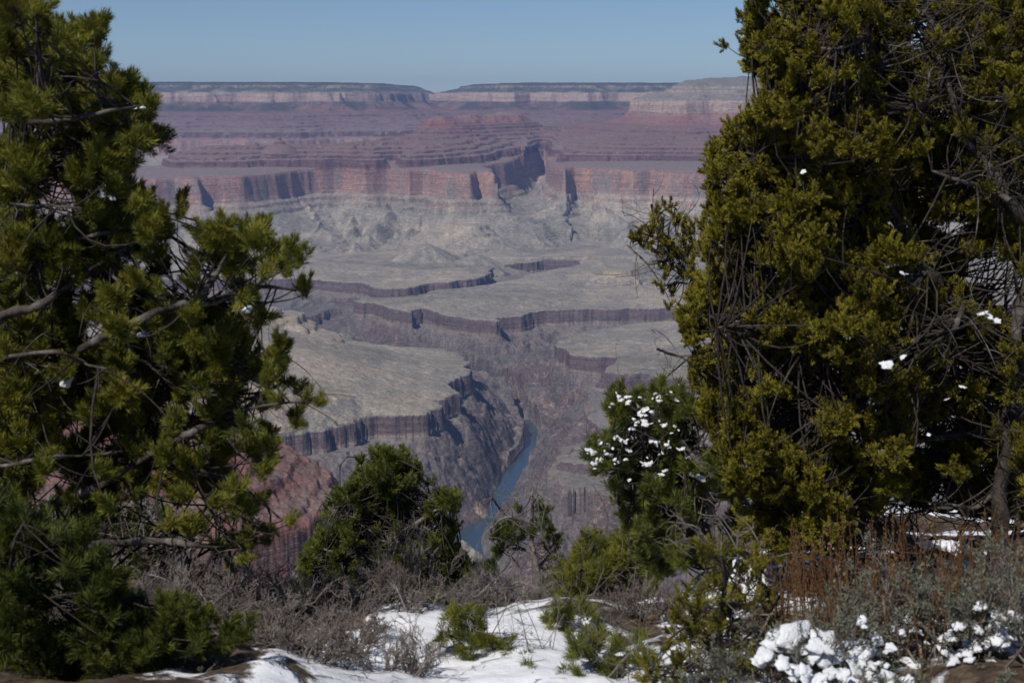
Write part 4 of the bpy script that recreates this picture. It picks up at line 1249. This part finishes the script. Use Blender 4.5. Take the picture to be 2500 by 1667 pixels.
# round pine, lower centre
PM = dict(L=0.085, nl=0.045, n=70, w=0.0052, a0=1.15, a1=0.35, per=3.0)
cp_poly = [(905, 1108), (940, 1098), (955, 1125), (985, 1098), (1005, 1130), (1020, 1170), (1008, 1190), (1050, 1200), (1078, 1188), (1095, 1215), (1120, 1222), (1112, 1255), (1070, 1275), (1100, 1300), (1118, 1340), (1125, 1370),
           (1150, 1395), (1172, 1440), (1178, 1480), (1160, 1520), (1080, 1560), (850, 1560), (740, 1500), (715, 1440), (750, 1420), (740, 1370), (770, 1330), (790, 1270), (790, 1240), (830, 1215), (850, 1180), (880, 1170), (868, 1140), (880, 1120)]
cpc = scatter(cp_poly, 260, 12, 21, 31, mind=0.6)
cpc += [(1122, 1215, 7), (1060, 1178, 7), (880, 1125, 9), (925, 1108, 9), (990, 1105, 9), (755, 1365, 8), (795, 1262, 8)]
small_tree("pine_tree", "round bushy green pine at lower center with canyon right behind its crown",
           [[(950, 1600, 9), (948, 1480, 8), (952, 1360, 6), (948, 1240, 4), (945, 1150, 3)], [(950, 1420, 5), (860, 1360, 4), (790, 1340, 3)], [(950, 1400, 5), (1050, 1350, 4), (1100, 1330, 3)],
            [(950, 1320, 4), (1040, 1260, 4), (1090, 1230, 2)], [(950, 1330, 4), (870, 1270, 3), (830, 1240, 2)], [(950, 1500, 5), (1080, 1450, 4), (1150, 1440, 3)], [(950, 1500, 5), (820, 1460, 4), (760, 1440, 3)]],
           cpc, 13.0, 0.38, PM, M_pine2, 41, dens=8.0, tone=0.72, twigs=50, snow_n=12, snow_s=0.022, hub_r=0.006, layers=3, twr=0.005, tlen=(0.15, 0.45))

# gnarled little pine with dead top
gn = [(1195,1380,20),(1215,1350,18),(1205,1310,14),(1228,1292,20),(1248,1280,16),(1225,1330,20),(1258,1320,18),(1290,1300,14),(1315,1280,16),(1335,1265,12),(1325,1245,14),(1345,1300,16),(1360,1322,14),(1340,1340,12),(1268,1245,12),(1310,1238,12),(1275,1300,14),
      (1210,1395,14),(1185,1395,14),(1355,1355,14),(1370,1380,16),(1345,1395,16),(1330,1420,14),(1240,1300,18),(1365,1405,12)]
small_tree("pine_tree", "small gnarled pine with pale dead branches beside the round pine",
           [[(1320, 1520, 11), (1318, 1440, 10), (1312, 1390, 8), (1300, 1340, 7), (1296, 1290, 6), (1300, 1240, 4), (1298, 1210, 3), (1296, 1192, 2)],
            [(1297, 1290, 5), (1270, 1268, 5), (1245, 1262, 4), (1222, 1268, 4), (1205, 1285, 3), (1195, 1290, 2)], [(1245, 1262, 3), (1220, 1240, 3), (1208, 1225, 2), (1202, 1215, 2)],
            [(1302, 1350, 5), (1270, 1340, 4), (1235, 1340, 4), (1215, 1338, 2)], [(1302, 1345, 5), (1325, 1325, 4), (1340, 1305, 3), (1352, 1290, 2)], [(1312, 1390, 6), (1335, 1360, 4), (1350, 1345, 3), (1368, 1335, 2)],
            [(1270, 1380, 4), (1245, 1355, 3), (1235, 1340, 2)], [(1300, 1230, 3), (1312, 1212, 2), (1315, 1200, 2)], [(1318, 1440, 6), (1270, 1420, 4), (1240, 1430, 3)]],
           gn, 12.0, 0.2, PM, M_pine2, 43, dens=5.0, tone=0.5, twigs=70, hub_r=0.004, twr=0.004, tlen=(0.15, 0.4), snow_n=3, snow_s=0.015)

# snow-laden pine between the juniper and the gorge
sn = [(1512,948,11),(1508,965,13),(1495,985,16),(1500,1005,16),(1522,972,16),(1535,990,18),(1555,975,14),(1560,958,11),(1520,1010,18),(1545,1015,18),(1600,960,15),(1617,940,10),(1622,962,14),(1640,975,15),(1655,990,15),(1660,950,12),(1672,965,12),(1605,985,16),
      (1575,1000,18),(1630,1005,18),(1555,1040,18),(1530,1040,16),(1580,1040,18),(1610,1035,18),(1490,1065,16),(1510,1060,16),(1470,1080,16),(1450,1098,14),(1442,1112,12),(1465,1105,16),(1490,1095,18),(1515,1085,18),(1460,1130,14),(1480,1140,16),(1500,1120,18),(1530,1110,18),
      (1455,1148,12),(1510,1150,18),(1540,1140,18),(1560,1100,18),(1590,1080,18),(1620,1070,18),(1650,1050,18),(1520,1180,18),(1550,1170,18),(1580,1150,18),(1500,1195,14),(1515,1225,14),(1540,1215,16),(1570,1205,18),(1600,1180,18),(1550,1250,14),(1530,1270,12),(1580,1240,18),(1620,1130,20),
      (1650,1110,20),(1660,1160,20),(1630,1200,20),(1600,1270,18),(1640,1250,20),(1680,1080,18),(1680,1130,20),(1690,1200,20),(1690,1260,20),(1650,1300,20),(1610,1310,18),(1700,1310,20),(1560,1290,14),(1680,1030,18),(1520,1255,12)]
sn += scatter([(1610, 1010), (1770, 1000), (1800, 1200), (1790, 1390), (1560, 1400), (1530, 1300), (1600, 1180)], 60, 16, 26, 48, mind=0.8)
rt = small_tree("pine_tree", "green pine loaded with white snow clumps, left of the big juniper",
           [[(1760, 1440, 14), (1750, 1330, 12), (1735, 1230, 10), (1715, 1140, 8), (1690, 1090, 6)], [(1725, 1160, 7), (1670, 1085, 7), (1625, 1052, 6), (1590, 1020, 5), (1555, 990, 4), (1530, 965, 2)],
            [(1690, 1090, 5), (1650, 1095, 6), (1610, 1100, 5), (1590, 1080, 4), (1588, 1060, 2)], [(1625, 1052, 4), (1620, 1010, 3), (1628, 985, 2)], [(1735, 1230, 6), (1660, 1190, 5), (1580, 1160, 4), (1500, 1140, 3)],
            [(1740, 1290, 6), (1660, 1260, 4), (1580, 1240, 3)], [(1650, 1095, 4), (1560, 1090, 3), (1490, 1090, 2)], [(1545, 1140, 3), (1560, 1130, 3), (1568, 1118, 2)]],
           sn, 6.7, 0.2, dict(L=0.05, nl=0.042, n=80, w=0.0030, a0=1.15, a1=0.4, per=3.0), M_pine2, 47, dens=3.6, tone=0.75, twigs=60, twr=0.003, hub_r=0.003, layers=2)
for px, py, r in [(1512,968,9),(1519,978,8),(1532,970,9),(1535,982,10),(1495,987,8),(1563,970,7),(1600,962,7),(1610,970,10),(1612,980,9),(1628,962,8),(1648,976,7),(1665,946,6),(1562,1008,8),(1575,1002,11),(1592,1006,7),(1565,1015,9),(1571,1028,12),(1578,1038,10),(1548,1024,8),(1556,1032,9),
                  (1545,1045,8),(1630,1030,9),(1625,1038,9),(1636,1050,9),(1648,1042,6),(1462,1078,9),(1473,1084,11),(1485,1086,10),(1502,1070,9),(1514,1074,13),(1525,1080,10),(1441,1100,11),(1450,1108,13),(1438,1105,7),(1482,1108,8),(1490,1110,7),(1454,1130,10),(1466,1124,10),(1590,1078,10),(1600,1085,9),
                  (1630,1085,8),(1632,1092,7),(1500,1122,7),(1508,1126,6),(1535,1100,8),(1575,1135,10),(1588,1132,9),(1625,1150,9),(1617,1160,11),(1610,1110,7),(1660,1090,9),(1665,1096,9),(1680,1120,9),(1700,1160,12),(1715,1170,14),(1690,1155,9),(1530,1122,7),(1538,1172,7)]:
    lumps(rt, [P(px, py, 6.5 + RNG.normal() * 0.05)], [px2m(r, 6.6) * 0.62], 1.0)
    lumps(rt, [P(px + RNG.normal() * r, py + RNG.normal() * r * 0.7, 6.45 + RNG.normal() * 0.06)], [px2m(r, 6.6) * 0.36], 1.0)

# sunlit juniper bough behind the big juniper
jb = [(1618,495,10),(1640,500,9),(1632,512,8),(1605,515,12),(1598,535,14),(1608,550,15),(1595,560,14),(1648,520,10),(1655,535,12),(1668,545,12),(1650,550,11),(1560,565,12),(1545,575,14),(1555,585,14),(1575,575,12),(1612,575,15),(1625,590,15),(1590,595,14),(1600,610,16),(1575,600,12),(1640,600,16),
      (1660,590,14),(1680,600,16),(1650,620,18),(1625,625,16),(1670,630,18),(1690,640,18),(1640,650,16),(1615,645,14),(1660,665,16),(1685,670,18),(1625,670,12),(1608,690,9),(1612,705,9),(1635,695,10),(1640,715,10),(1700,610,18),(1700,680,18),(1632,750,7),(1640,740,6),(1690,700,16),
      (1785,905,16),(1760,925,16),(1720,930,12),(1745,960,14),(1500,1035,13),(1510,1050,14),(1640,960,12),(1580,965,12),(1590,950,10),(1690,925,12),(1700,950,14),(1730,985,14),(1520,1230,12),(1530,1200,10)]
small_tree("juniper_tree", "yellow green juniper with bare silver twigs reaching out over the canyon",
           [[(1800, 1440, 22), (1790, 1200, 16), (1780, 960, 13), (1755, 800, 10), (1710, 700, 7), (1680, 640, 5)], [(1710, 700, 5), (1660, 640, 4), (1625, 585, 3), (1600, 545, 3), (1590, 500, 2)], [(1680, 640, 4), (1640, 600, 3), (1585, 575, 3), (1545, 550, 2)],
            [(1640, 620, 4), (1590, 645, 3), (1555, 620, 2), (1530, 598, 2)], [(1660, 640, 4), (1650, 580, 3), (1660, 530, 2), (1640, 500, 2)], [(1710, 700, 4), (1660, 690, 3), (1610, 700, 2)], [(1780, 960, 6), (1650, 1000, 4), (1520, 1050, 3)],
            [(1770, 900, 5), (1700, 870, 3), (1650, 868, 3), (1605, 852, 3)], [(1780, 960, 5), (1700, 960, 4), (1600, 970, 3)]],
           jb, 8.3, 0.22, dict(L=0.055, nl=0.024, n=55, w=0.0052, a0=1.0, a1=0.4, per=3.2), M_jun, 51, dens=4.2, tone=0.6, twigs=55, twr=0.0035, tlen=(0.12, 0.35), hub_r=0.003)

# low sprawling pine in front of the brow
lb_poly = [(1428,1330),(1440,1305),(1475,1315),(1500,1300),(1530,1310),(1570,1300),(1600,1330),(1640,1350),(1640,1390),(1610,1420),(1580,1440),(1600,1490),(1560,1520),(1500,1540),(1440,1520),(1380,1530),(1330,1500),(1290,1520),(1285,1490),(1310,1465),(1345,1475),(1370,1440),(1365,1400),(1385,1365),(1410,1360)]
lbc = scatter(lb_poly, 85, 14, 24, 53, mind=0.9)
small_tree("pine_tree", "low sprawling light green pine with bare grey twigs, rooted in the snow",
           [[(1560, 1600, 9), (1555, 1530, 8), (1535, 1440, 7), (1500, 1390, 6), (1470, 1350, 4), (1450, 1320, 2)], [(1545, 1500, 6), (1440, 1490, 5), (1360, 1500, 4), (1300, 1495, 3)], [(1535, 1440, 5), (1450, 1420, 4), (1390, 1390, 3), (1378, 1388, 3)],
            [(1550, 1520, 5), (1600, 1440, 4), (1598, 1370, 3), (1590, 1330, 2)], [(1500, 1390, 4), (1530, 1340, 3), (1550, 1310, 2)], [(1545, 1500, 5), (1480, 1530, 4), (1400, 1540, 3)]],
           lbc, 7.2, 0.28, dict(L=0.05, nl=0.038, n=60, w=0.0030, a0=1.15, a1=0.4, per=3.0), M_pine, 55, dens=6.0, tone=0.62, twigs=110, twr=0.0028, tlen=(0.1, 0.35), snow_n=16, snow_s=0.016, hub_r=0.0025)

# near pine sprigs at the bottom centre
for lab, pth, pol, dd_, sd_ in (
    ("young pine poking out of the snow at bottom center, left sapling", [[(1230,1690,7),(1215,1640,6),(1190,1570,5),(1160,1520,4),(1110,1490,2)],[(1215,1640,4),(1150,1620,3),(1090,1600,2)],[(1200,1600,4),(1240,1560,3),(1262,1550,2)],[(1190,1570,3),(1130,1560,3),(1085,1545,2)]],
     [(1085,1490),(1130,1480),(1180,1510),(1200,1560),(1260,1540),(1265,1560),(1220,1600),(1230,1690),(1060,1690),(1070,1600),(1060,1560),(1090,1540)], 4.9, 61),
    ("wide young pine in the bottom center snow, right sapling of the row", [[(1490,1720,7),(1480,1660,6),(1450,1610,4),(1420,1590,2)],[(1480,1660,4),(1530,1600,3),(1560,1570,2)],[(1480,1670,4),(1400,1650,3),(1370,1640,2)],[(1480,1640,3),(1490,1590,2)]],
     [(1400,1570),(1450,1560),(1490,1545),(1540,1550),(1590,1570),(1600,1640),(1590,1690),(1350,1690),(1355,1630),(1400,1600)], 4.6, 64),
    ("young pine on the crest of the center drift, middle sapling of the row", [[(1400,1640,6),(1395,1580,5),(1380,1530,4),(1370,1490,2)],[(1395,1580,3),(1430,1545,3),(1450,1520,2)],[(1395,1590,3),(1350,1560,2),(1330,1545,2)]],
     [(1360,1480),(1395,1485),(1440,1500),(1470,1530),(1450,1570),(1410,1620),(1350,1600),(1310,1560),(1330,1520)], 5.2, 67),
    ("short young pine with snow on its shoots beside the bottom center drift", [[(1330,1690,6),(1322,1650,5),(1300,1620,3),(1292,1600,2)],[(1322,1660,4),(1260,1650,3),(1240,1640,2)],[(1322,1660,4),(1340,1630,3)]],
     [(1285,1595),(1300,1590),(1320,1625),(1345,1640),(1335,1690),(1225,1690),(1240,1630),(1270,1635)], 4.8, 63)):
    small_tree("pine_sapling", lab, pth, scatter(pol, 34 if sd_ != 63 else 14, 14, 24, sd_, mind=0.95), dd_, 0.14, dict(L=0.05, nl=0.036, n=70, w=0.0024, a0=1.15, a1=0.4, per=3.0), M_pine, sd_, dens=5.0, tone=0.55, twigs=20, twr=0.002, snow_n=10, snow_s=0.014, hub_r=0.002, group="pine saplings at the bottom")

# near juniper sapling, soft in front of the shade
js_poly = [(1700,1290),(1725,1285),(1745,1340),(1790,1290),(1812,1300),(1815,1360),(1850,1340),(1870,1330),(1860,1400),(1830,1450),(1880,1430),(1905,1440),(1890,1490),(1880,1560),(1860,1620),(1870,1690),(1560,1690),(1570,1600),(1620,1560),(1640,1500),(1670,1440),(1720,1440),(1715,1380)]
small_tree("juniper_sapling", "slender olive juniper sapling in front of the shade, standing in snow",
           [[(1740,1720,8),(1745,1640,7),(1760,1540,6),(1770,1440,5),(1760,1360,3),(1712,1300,2)],[(1765,1500,4),(1800,1400,3),(1800,1310,2)],[(1760,1540,4),(1840,1470,3),(1862,1350,2)],[(1750,1600,4),(1690,1540,4),(1650,1530,2)],[(1750,1620,4),(1830,1590,3),(1880,1500,2)],[(1745,1640,4),(1650,1620,4),(1580,1640,3)],[(1900,1540,3),(1910,1500,3),(1912,1440,2)]],
           scatter(js_poly, 105, 13, 24, 65, mind=0.85), 4.2, 0.18, dict(L=0.045, nl=0.017, n=48, w=0.0032, a0=1.0, a1=0.4, per=3.2), M_jun, 66, dens=5.0, tone=0.4, twigs=60, twr=0.0025, tlen=(0.06, 0.2), hub_r=0.002)

# trees seen through the left pine: a leafy one and a twisted grey snag
lbk = [(x, y, r) for x, y, r in scatter([(110,1240),(200,1220),(300,1215),(390,1235),(420,1265),(440,1330),(400,1420),(300,1400),(200,1400),(100,1370)], 80, 12, 20, 71, mind=0.8)]
small_tree("pinyon_tree", "middle distance green tree seen through the lower branches of the left pine",
           [[(300,1500,10),(295,1420,9),(280,1350,7),(270,1290,5),(280,1240,3)],[(280,1350,5),(200,1310,4),(140,1290,3)],[(280,1340,5),(350,1300,4),(400,1270,3)]], lbk, 9.0, 0.3, PM, M_pine2, 73, dens=3.0, tone=0.6, twigs=40, hub_r=0.004, twr=0.004, layers=2)
small_tree("dead_tree", "twisted grey dead tree trunk below the left pine", [[(395,1500,14),(402,1442,15),(430,1412,14),(447,1385,15),(440,1360,16),(405,1330,15),(388,1300,11),(380,1268,10),(362,1240,9),(325,1230,8),(287,1236,5)],
           [(447,1385,8),(470,1330,5),(475,1290,3)],[(405,1330,7),(350,1320,5),(300,1330,3)],[(400,1440,6),(350,1400,4),(320,1380,3)],[(470,1500,6),(462,1420,5),(450,1400,4)]], [], 7.5, 0.15, PM, M_pine2, 75, twigs=50, twr=0.004, tlen=(0.12, 0.4))


def brush(name, label, px, py, d, width, height, nst, seed, mat=M_twig, group=None, lean=0.0, leaf=None, r0=0.006):
    """A leafless shrub: stems fork several times into fine twigs."""
    rng = np.random.RandomState(seed)
    b = gbase(px, py, d, 0.03)
    root = plant(name, label, "shrub", b, group)
    g = Geo()
    A = b + np.stack([rng.normal(size=nst) * width * 0.22, rng.normal(size=nst) * width * 0.2, np.zeros(nst)], 1)
    A[:, 2] = ground_z(A[:, 0], A[:, 1]) - 0.03
    an = rng.rand(nst) * 6.28
    sp = rng.rand(nst) ** 0.7 * 0.95
    dr = unit(np.stack([np.cos(an) * sp * width / height + lean, np.sin(an) * sp * 0.7 * width / height, np.ones(nst)], 1))
    ln = height * (0.35 + 0.3 * rng.rand(nst)); r = np.full(nst, r0)
    tips = []
    for lv in range(5):
        B = A + dr * ln[:, None]
        tubes(g, A, B, r, r * 0.65, rng.normal(size=A.shape) * (0.09 * ln)[:, None], 4, 4 if lv < 2 else 3)
        if lv == 4:
            tips.append((B, dr)); break
        k = 3 if lv < 3 else 2
        f = 0.35 + 0.65 * rng.rand(len(A) * k)
        A2 = np.repeat(A, k, 0) + np.repeat(B - A, k, 0) * f[:, None]
        dr = unit(np.repeat(dr, k, 0) + rng.normal(size=(len(A2), 3)) * 0.55 + np.array([0, 0, 0.12]))
        ln = np.repeat(ln, k) * (0.45 + 0.35 * rng.rand(len(A2))); r = np.maximum(np.repeat(r, k) * 0.6, 0.0011)
        A = A2
        if len(A) > 9000:
            m = rng.permutation(len(A))[:9000]; A, dr, ln, r = A[m], dr[m], ln[m], r[m]
    g.build("stems", mat, root, True)
    if leaf is not None:
        lg = Geo(); B, dd2 = tips[0]
        m = rng.permutation(len(B))[:leaf[1]]
        needles(lg, B[m] - dd2[m] * 0.02, dd2[m], 0.03, leaf[2], leaf[3], leaf[4], np.clip(0.5 + rng.normal(size=len(m)) * 0.2, 0, 1), 1.2, 0.5)
        lg.build("leaves", leaf[0], root)
    return root, (tips[0][0])


G1 = "bare grey shrubs along the brow"
for lab, px, d, w, h, ns, sd, r0 in (
    ("widest bare grey shrub, in front of the round pine", 850, 5.5, 0.62, 0.22, 34, 81, 0.006),
    ("bare shrub with long upright twigs against the round pine", 950, 5.7, 0.34, 0.34, 14, 82, 0.005),
    ("reddish bare shrub between the round pine and the gnarled pine", 1195, 6.0, 0.30, 0.28, 18, 83, 0.005),
    ("bare shrub under the gnarled pine at the snow edge", 1290, 6.1, 0.28, 0.20, 14, 84, 0.004),
    ("bare shrub left of the widest one, with red rock behind it", 700, 5.3, 0.48, 0.24, 26, 85, 0.006),
    ("tangled bare shrub below the grey dead tree", 540, 5.2, 0.55, 0.28, 28, 86, 0.006),
    ("shaded bare shrub low under the left pine", 330, 5.3, 0.60, 0.28, 26, 87, 0.006),
    ("bare shrub on the snow at the bottom left of center", 640, 4.7, 0.42, 0.18, 22, 88, 0.005),
    ("bare shrub on the snow directly below the widest one", 870, 4.9, 0.45, 0.16, 24, 89, 0.005),
    ("bare shrub in the bottom left corner under the dark pine boughs", 130, 5.0, 0.60, 0.30, 22, 80, 0.006),
    ("low bare shrub right of the widest one, beside the pine sapling", 1040, 5.5, 0.34, 0.24, 20, 90, 0.005),
    ("low bare shrub at the bottom edge, left of the others on the snow", 450, 4.7, 0.50, 0.26, 22, 79, 0.005)):
    brush("bare_shrub", lab, px, 1560, d, w, h, ns, sd, group=G1, r0=r0)
for lab, px, d, w, h, ns, sd, r0 in (
    ("nearest bare shrub at the bottom edge, under the round pine", 760, 4.5, 0.40, 0.20, 22, 76, 0.004),
    ("bare shrub at the very bottom left, on the brown soil", 120, 4.35, 0.5, 0.14, 26, 74, 0.004),
    ("low bare shrub on the soil below the left pine boughs, beside the first snow", 420, 4.45, 0.4, 0.15, 22, 73, 0.004),
    ("nearest bare shrub at the bottom edge, just left of the pine saplings", 980, 4.6, 0.32, 0.20, 18, 77, 0.004),
    ("nearest bare shrub at the bottom edge, below the left pine boughs", 300, 4.5, 0.45, 0.28, 20, 78, 0.005),
    ("bare shrub behind the wide pine sapling at the snow edge", 1560, 5.6, 0.3, 0.2, 18, 75, 0.004)):
    brush("bare_shrub", lab, px, 1560, d, w, h, ns, sd, group=G1, r0=r0)
brush("bare_shrub", "dark bare shrub under the juniper limbs", 2080, 1500, 7.5, 0.6, 0.5, 16, 91, M_dark, group=G1)

# sagebrush, half buried in snow
G2 = "snowy sagebrush at the bottom right"
sage_leaf = (M_sage, 2600, 0.016, 9, 0.0045)
sg = [("big grey green sagebrush carrying the largest round snow cap", 1990, 1690, 3.9, 0.42, 0.30, 92, [(1912,1566,36),(1940,1548,42),(1975,1552,42),(1950,1580,40),(2008,1580,40),(2000,1606,36),(2045,1600,38),(2070,1620,34),(2095,1598,30),(2115,1585,26),(2138,1558,20),(2145,1590,18),(2070,1650,34),(2100,1510,12)]),
      ("grey green sagebrush at the far bottom right with snow strewn over it", 2420, 1640, 4.0, 0.5, 0.42, 93, [(2440,1500,26),(2430,1530,28),(2460,1540,26),(2450,1580,30),(2420,1560,20),(2340,1525,18),(2355,1500,14),(2400,1470,14),(2395,1600,26),(2350,1590,24),(2310,1590,26),(2370,1565,20),(2480,1500,16)]),
      ("sagebrush with small snow tufts between the two bigger ones", 2240, 1690, 4.1, 0.42, 0.34, 94, [(2220,1500,12),(2235,1530,12),(2200,1535,10),(2300,1530,16),(2320,1540,14),(2230,1620,26),(2260,1630,22),(2210,1640,18),(2330,1630,22),(2250,1560,12),(2360,1625,20)]),
      ("nearest sagebrush along the bottom edge, dusted with snow", 2160, 1720, 3.6, 0.5, 0.20, 95, [(2060,1645,20),(2000,1655,24),(1965,1640,20),(2170,1650,22),(2215,1662,20),(2080,1670,22)])]
for lab, px, py, d, w, h, sd, caps in sg:
    rt, tips = brush("sagebrush", lab, px, py, d, w, h, 16, sd, group=G2, leaf=sage_leaf, r0=0.005)
    for cx_, cy_, r in caps:
        lumps(rt, [P(cx_, cy_ + 6, d + RNG.normal() * 0.05)], [px2m(r, d) * (0.85 if r < 50 else 0.95)], 0.8 if r < 50 else 0.5)
        for q in range(2):
            lumps(rt, [P(cx_ + RNG.normal() * r, cy_ + r * 0.8 + abs(RNG.normal()) * r * 0.6, d - 0.07 + RNG.normal() * 0.04)], [px2m(r, d) * 0.45], 0.8)

# dry flower stalks
sk_a = []
g = Geo(); rng = np.random.RandomState(97)
n = 230
px_ = rng.uniform(1860, 2520, n); dd_ = rng.uniform(3.9, 5.2, n)
b = np.array([gbase(a, 1600, c, 0.02) for a, c in zip(px_, dd_)])
top = b + np.stack([rng.normal(size=n) * 0.035 - 0.05 * (px_ < 2080), rng.normal(size=n) * 0.05, rng.uniform(0.25, 0.50, n)], 1)
tubes(g, b, top, 0.0022, 0.0012, rng.normal(size=(n, 3)) * 0.02, 5, 4)
nn = n * 14
ii = rng.randint(0, n, nn); tt = rng.uniform(0.45, 1.0, nn)
pp = b[ii] + (top[ii] - b[ii]) * tt[:, None] + rng.normal(size=(nn, 3)) * 0.003
needles(g, pp, np.repeat(np.array([[0, 0, 1.0]]), nn, 0), 0.012, 0.011, 5, 0.0032, np.clip(0.5 + rng.normal(size=nn) * 0.2, 0, 1), 0.9, 0.4)
o = mesh_obj("dry_grass", np.concatenate(g.V), np.concatenate(g.F), M_stalk, None, False, {"tone": np.concatenate(g.T)})
tag(o, "stand of thin rusty brown dry stalks under the big juniper", "grass", kind="stuff")

# dead grass tussocks at the brow
g = Geo(); n = 500
px_ = np.where(rng.rand(n) < 0.6, rng.normal(1265, 22, n), rng.uniform(600, 1300, n)); dd_ = rng.uniform(6.8, 8.2, n)
b = np.array([gbase(a, 1500, c, 0.02) for a, c in zip(px_, dd_)])
top = b + np.stack([rng.normal(size=n) * 0.06, rng.normal(size=n) * 0.05, rng.uniform(0.05, 0.2, n)], 1)
tubes(g, b, top, 0.0018, 0.0008, rng.normal(size=(n, 3)) * 0.02, 3, 3)
o = mesh_obj("dry_tussocks", np.concatenate(g.V), np.concatenate(g.F), M_stalk, None, False, {"tone": np.concatenate(g.T)})
tag(o, "thin straw coloured grass blades along the snow edge", "grass", kind="stuff")


def rock(label, px, py, d, size, seed, snow=True):
    import bmesh
    rng = np.random.RandomState(seed)
    b = gbase(px, py, d, -size * 0.15)
    bm = bmesh.new(); bmesh.ops.create_icosphere(bm, subdivisions=4, radius=1.0)
    V = np.array([v.co[:] for v in bm.verts]); F = np.array([[v.index for v in f.verts] for f in bm.faces]); bm.free()
    for k in range(11):
        w = unit(rng.normal(size=3)); c = 0.55 + 0.3 * rng.rand()
        dsp = np.clip(V @ w - c, 0, None); V = V - dsp[:, None] * w * 0.95
    V = V + 0.02 * rng.normal(size=V.shape)
    V = V * np.array([1.25, 0.8, 0.55]) * size + b
    root = plant("rock", label, "rock", b, "tan rocks in the snow")
    mesh_obj("stone", V, F, M_rock2, root)
    if snow:
        lumps(root, [b + np.array([0, 0, size * 0.42])], [size * 0.62], 0.35)


rock("tan rock behind the dry stalks with snow on top", 2040, 1490, 8.6, 0.16, 101)
rock("flat tan rock in the snow at the foot of the juniper sapling", 1830, 1580, 6.2, 0.12, 102)
rock("small brown rock in the snow under the gnarled pine", 1340, 1530, 7.2, 0.07, 103, False)

# twig and needle litter on the snow
g = Geo(); rng = np.random.RandomState(111); n = 900
lx = rng.uniform(-2.2, 3.2, n); ly = rng.uniform(3.9, 7.5, n)
b = np.stack([lx, ly, ground_z(lx, ly) + 0.004], 1)
an = rng.rand(n) * 6.28; ln = rng.uniform(0.02, 0.13, n)
e = b + np.stack([np.cos(an) * ln, np.sin(an) * ln, rng.normal(size=n) * 0.006], 1); e[:, 2] = ground_z(e[:, 0], e[:, 1]) + 0.006
tubes(g, b, e, 0.0016, 0.0009, rng.normal(size=(n, 3)) * 0.006, 3, 3)
o = mesh_obj("fallen_twigs", np.concatenate(g.V), np.concatenate(g.F), M_twig, None, False)
tag(o, "small fallen twigs scattered on the snow", "twigs", kind="stuff")
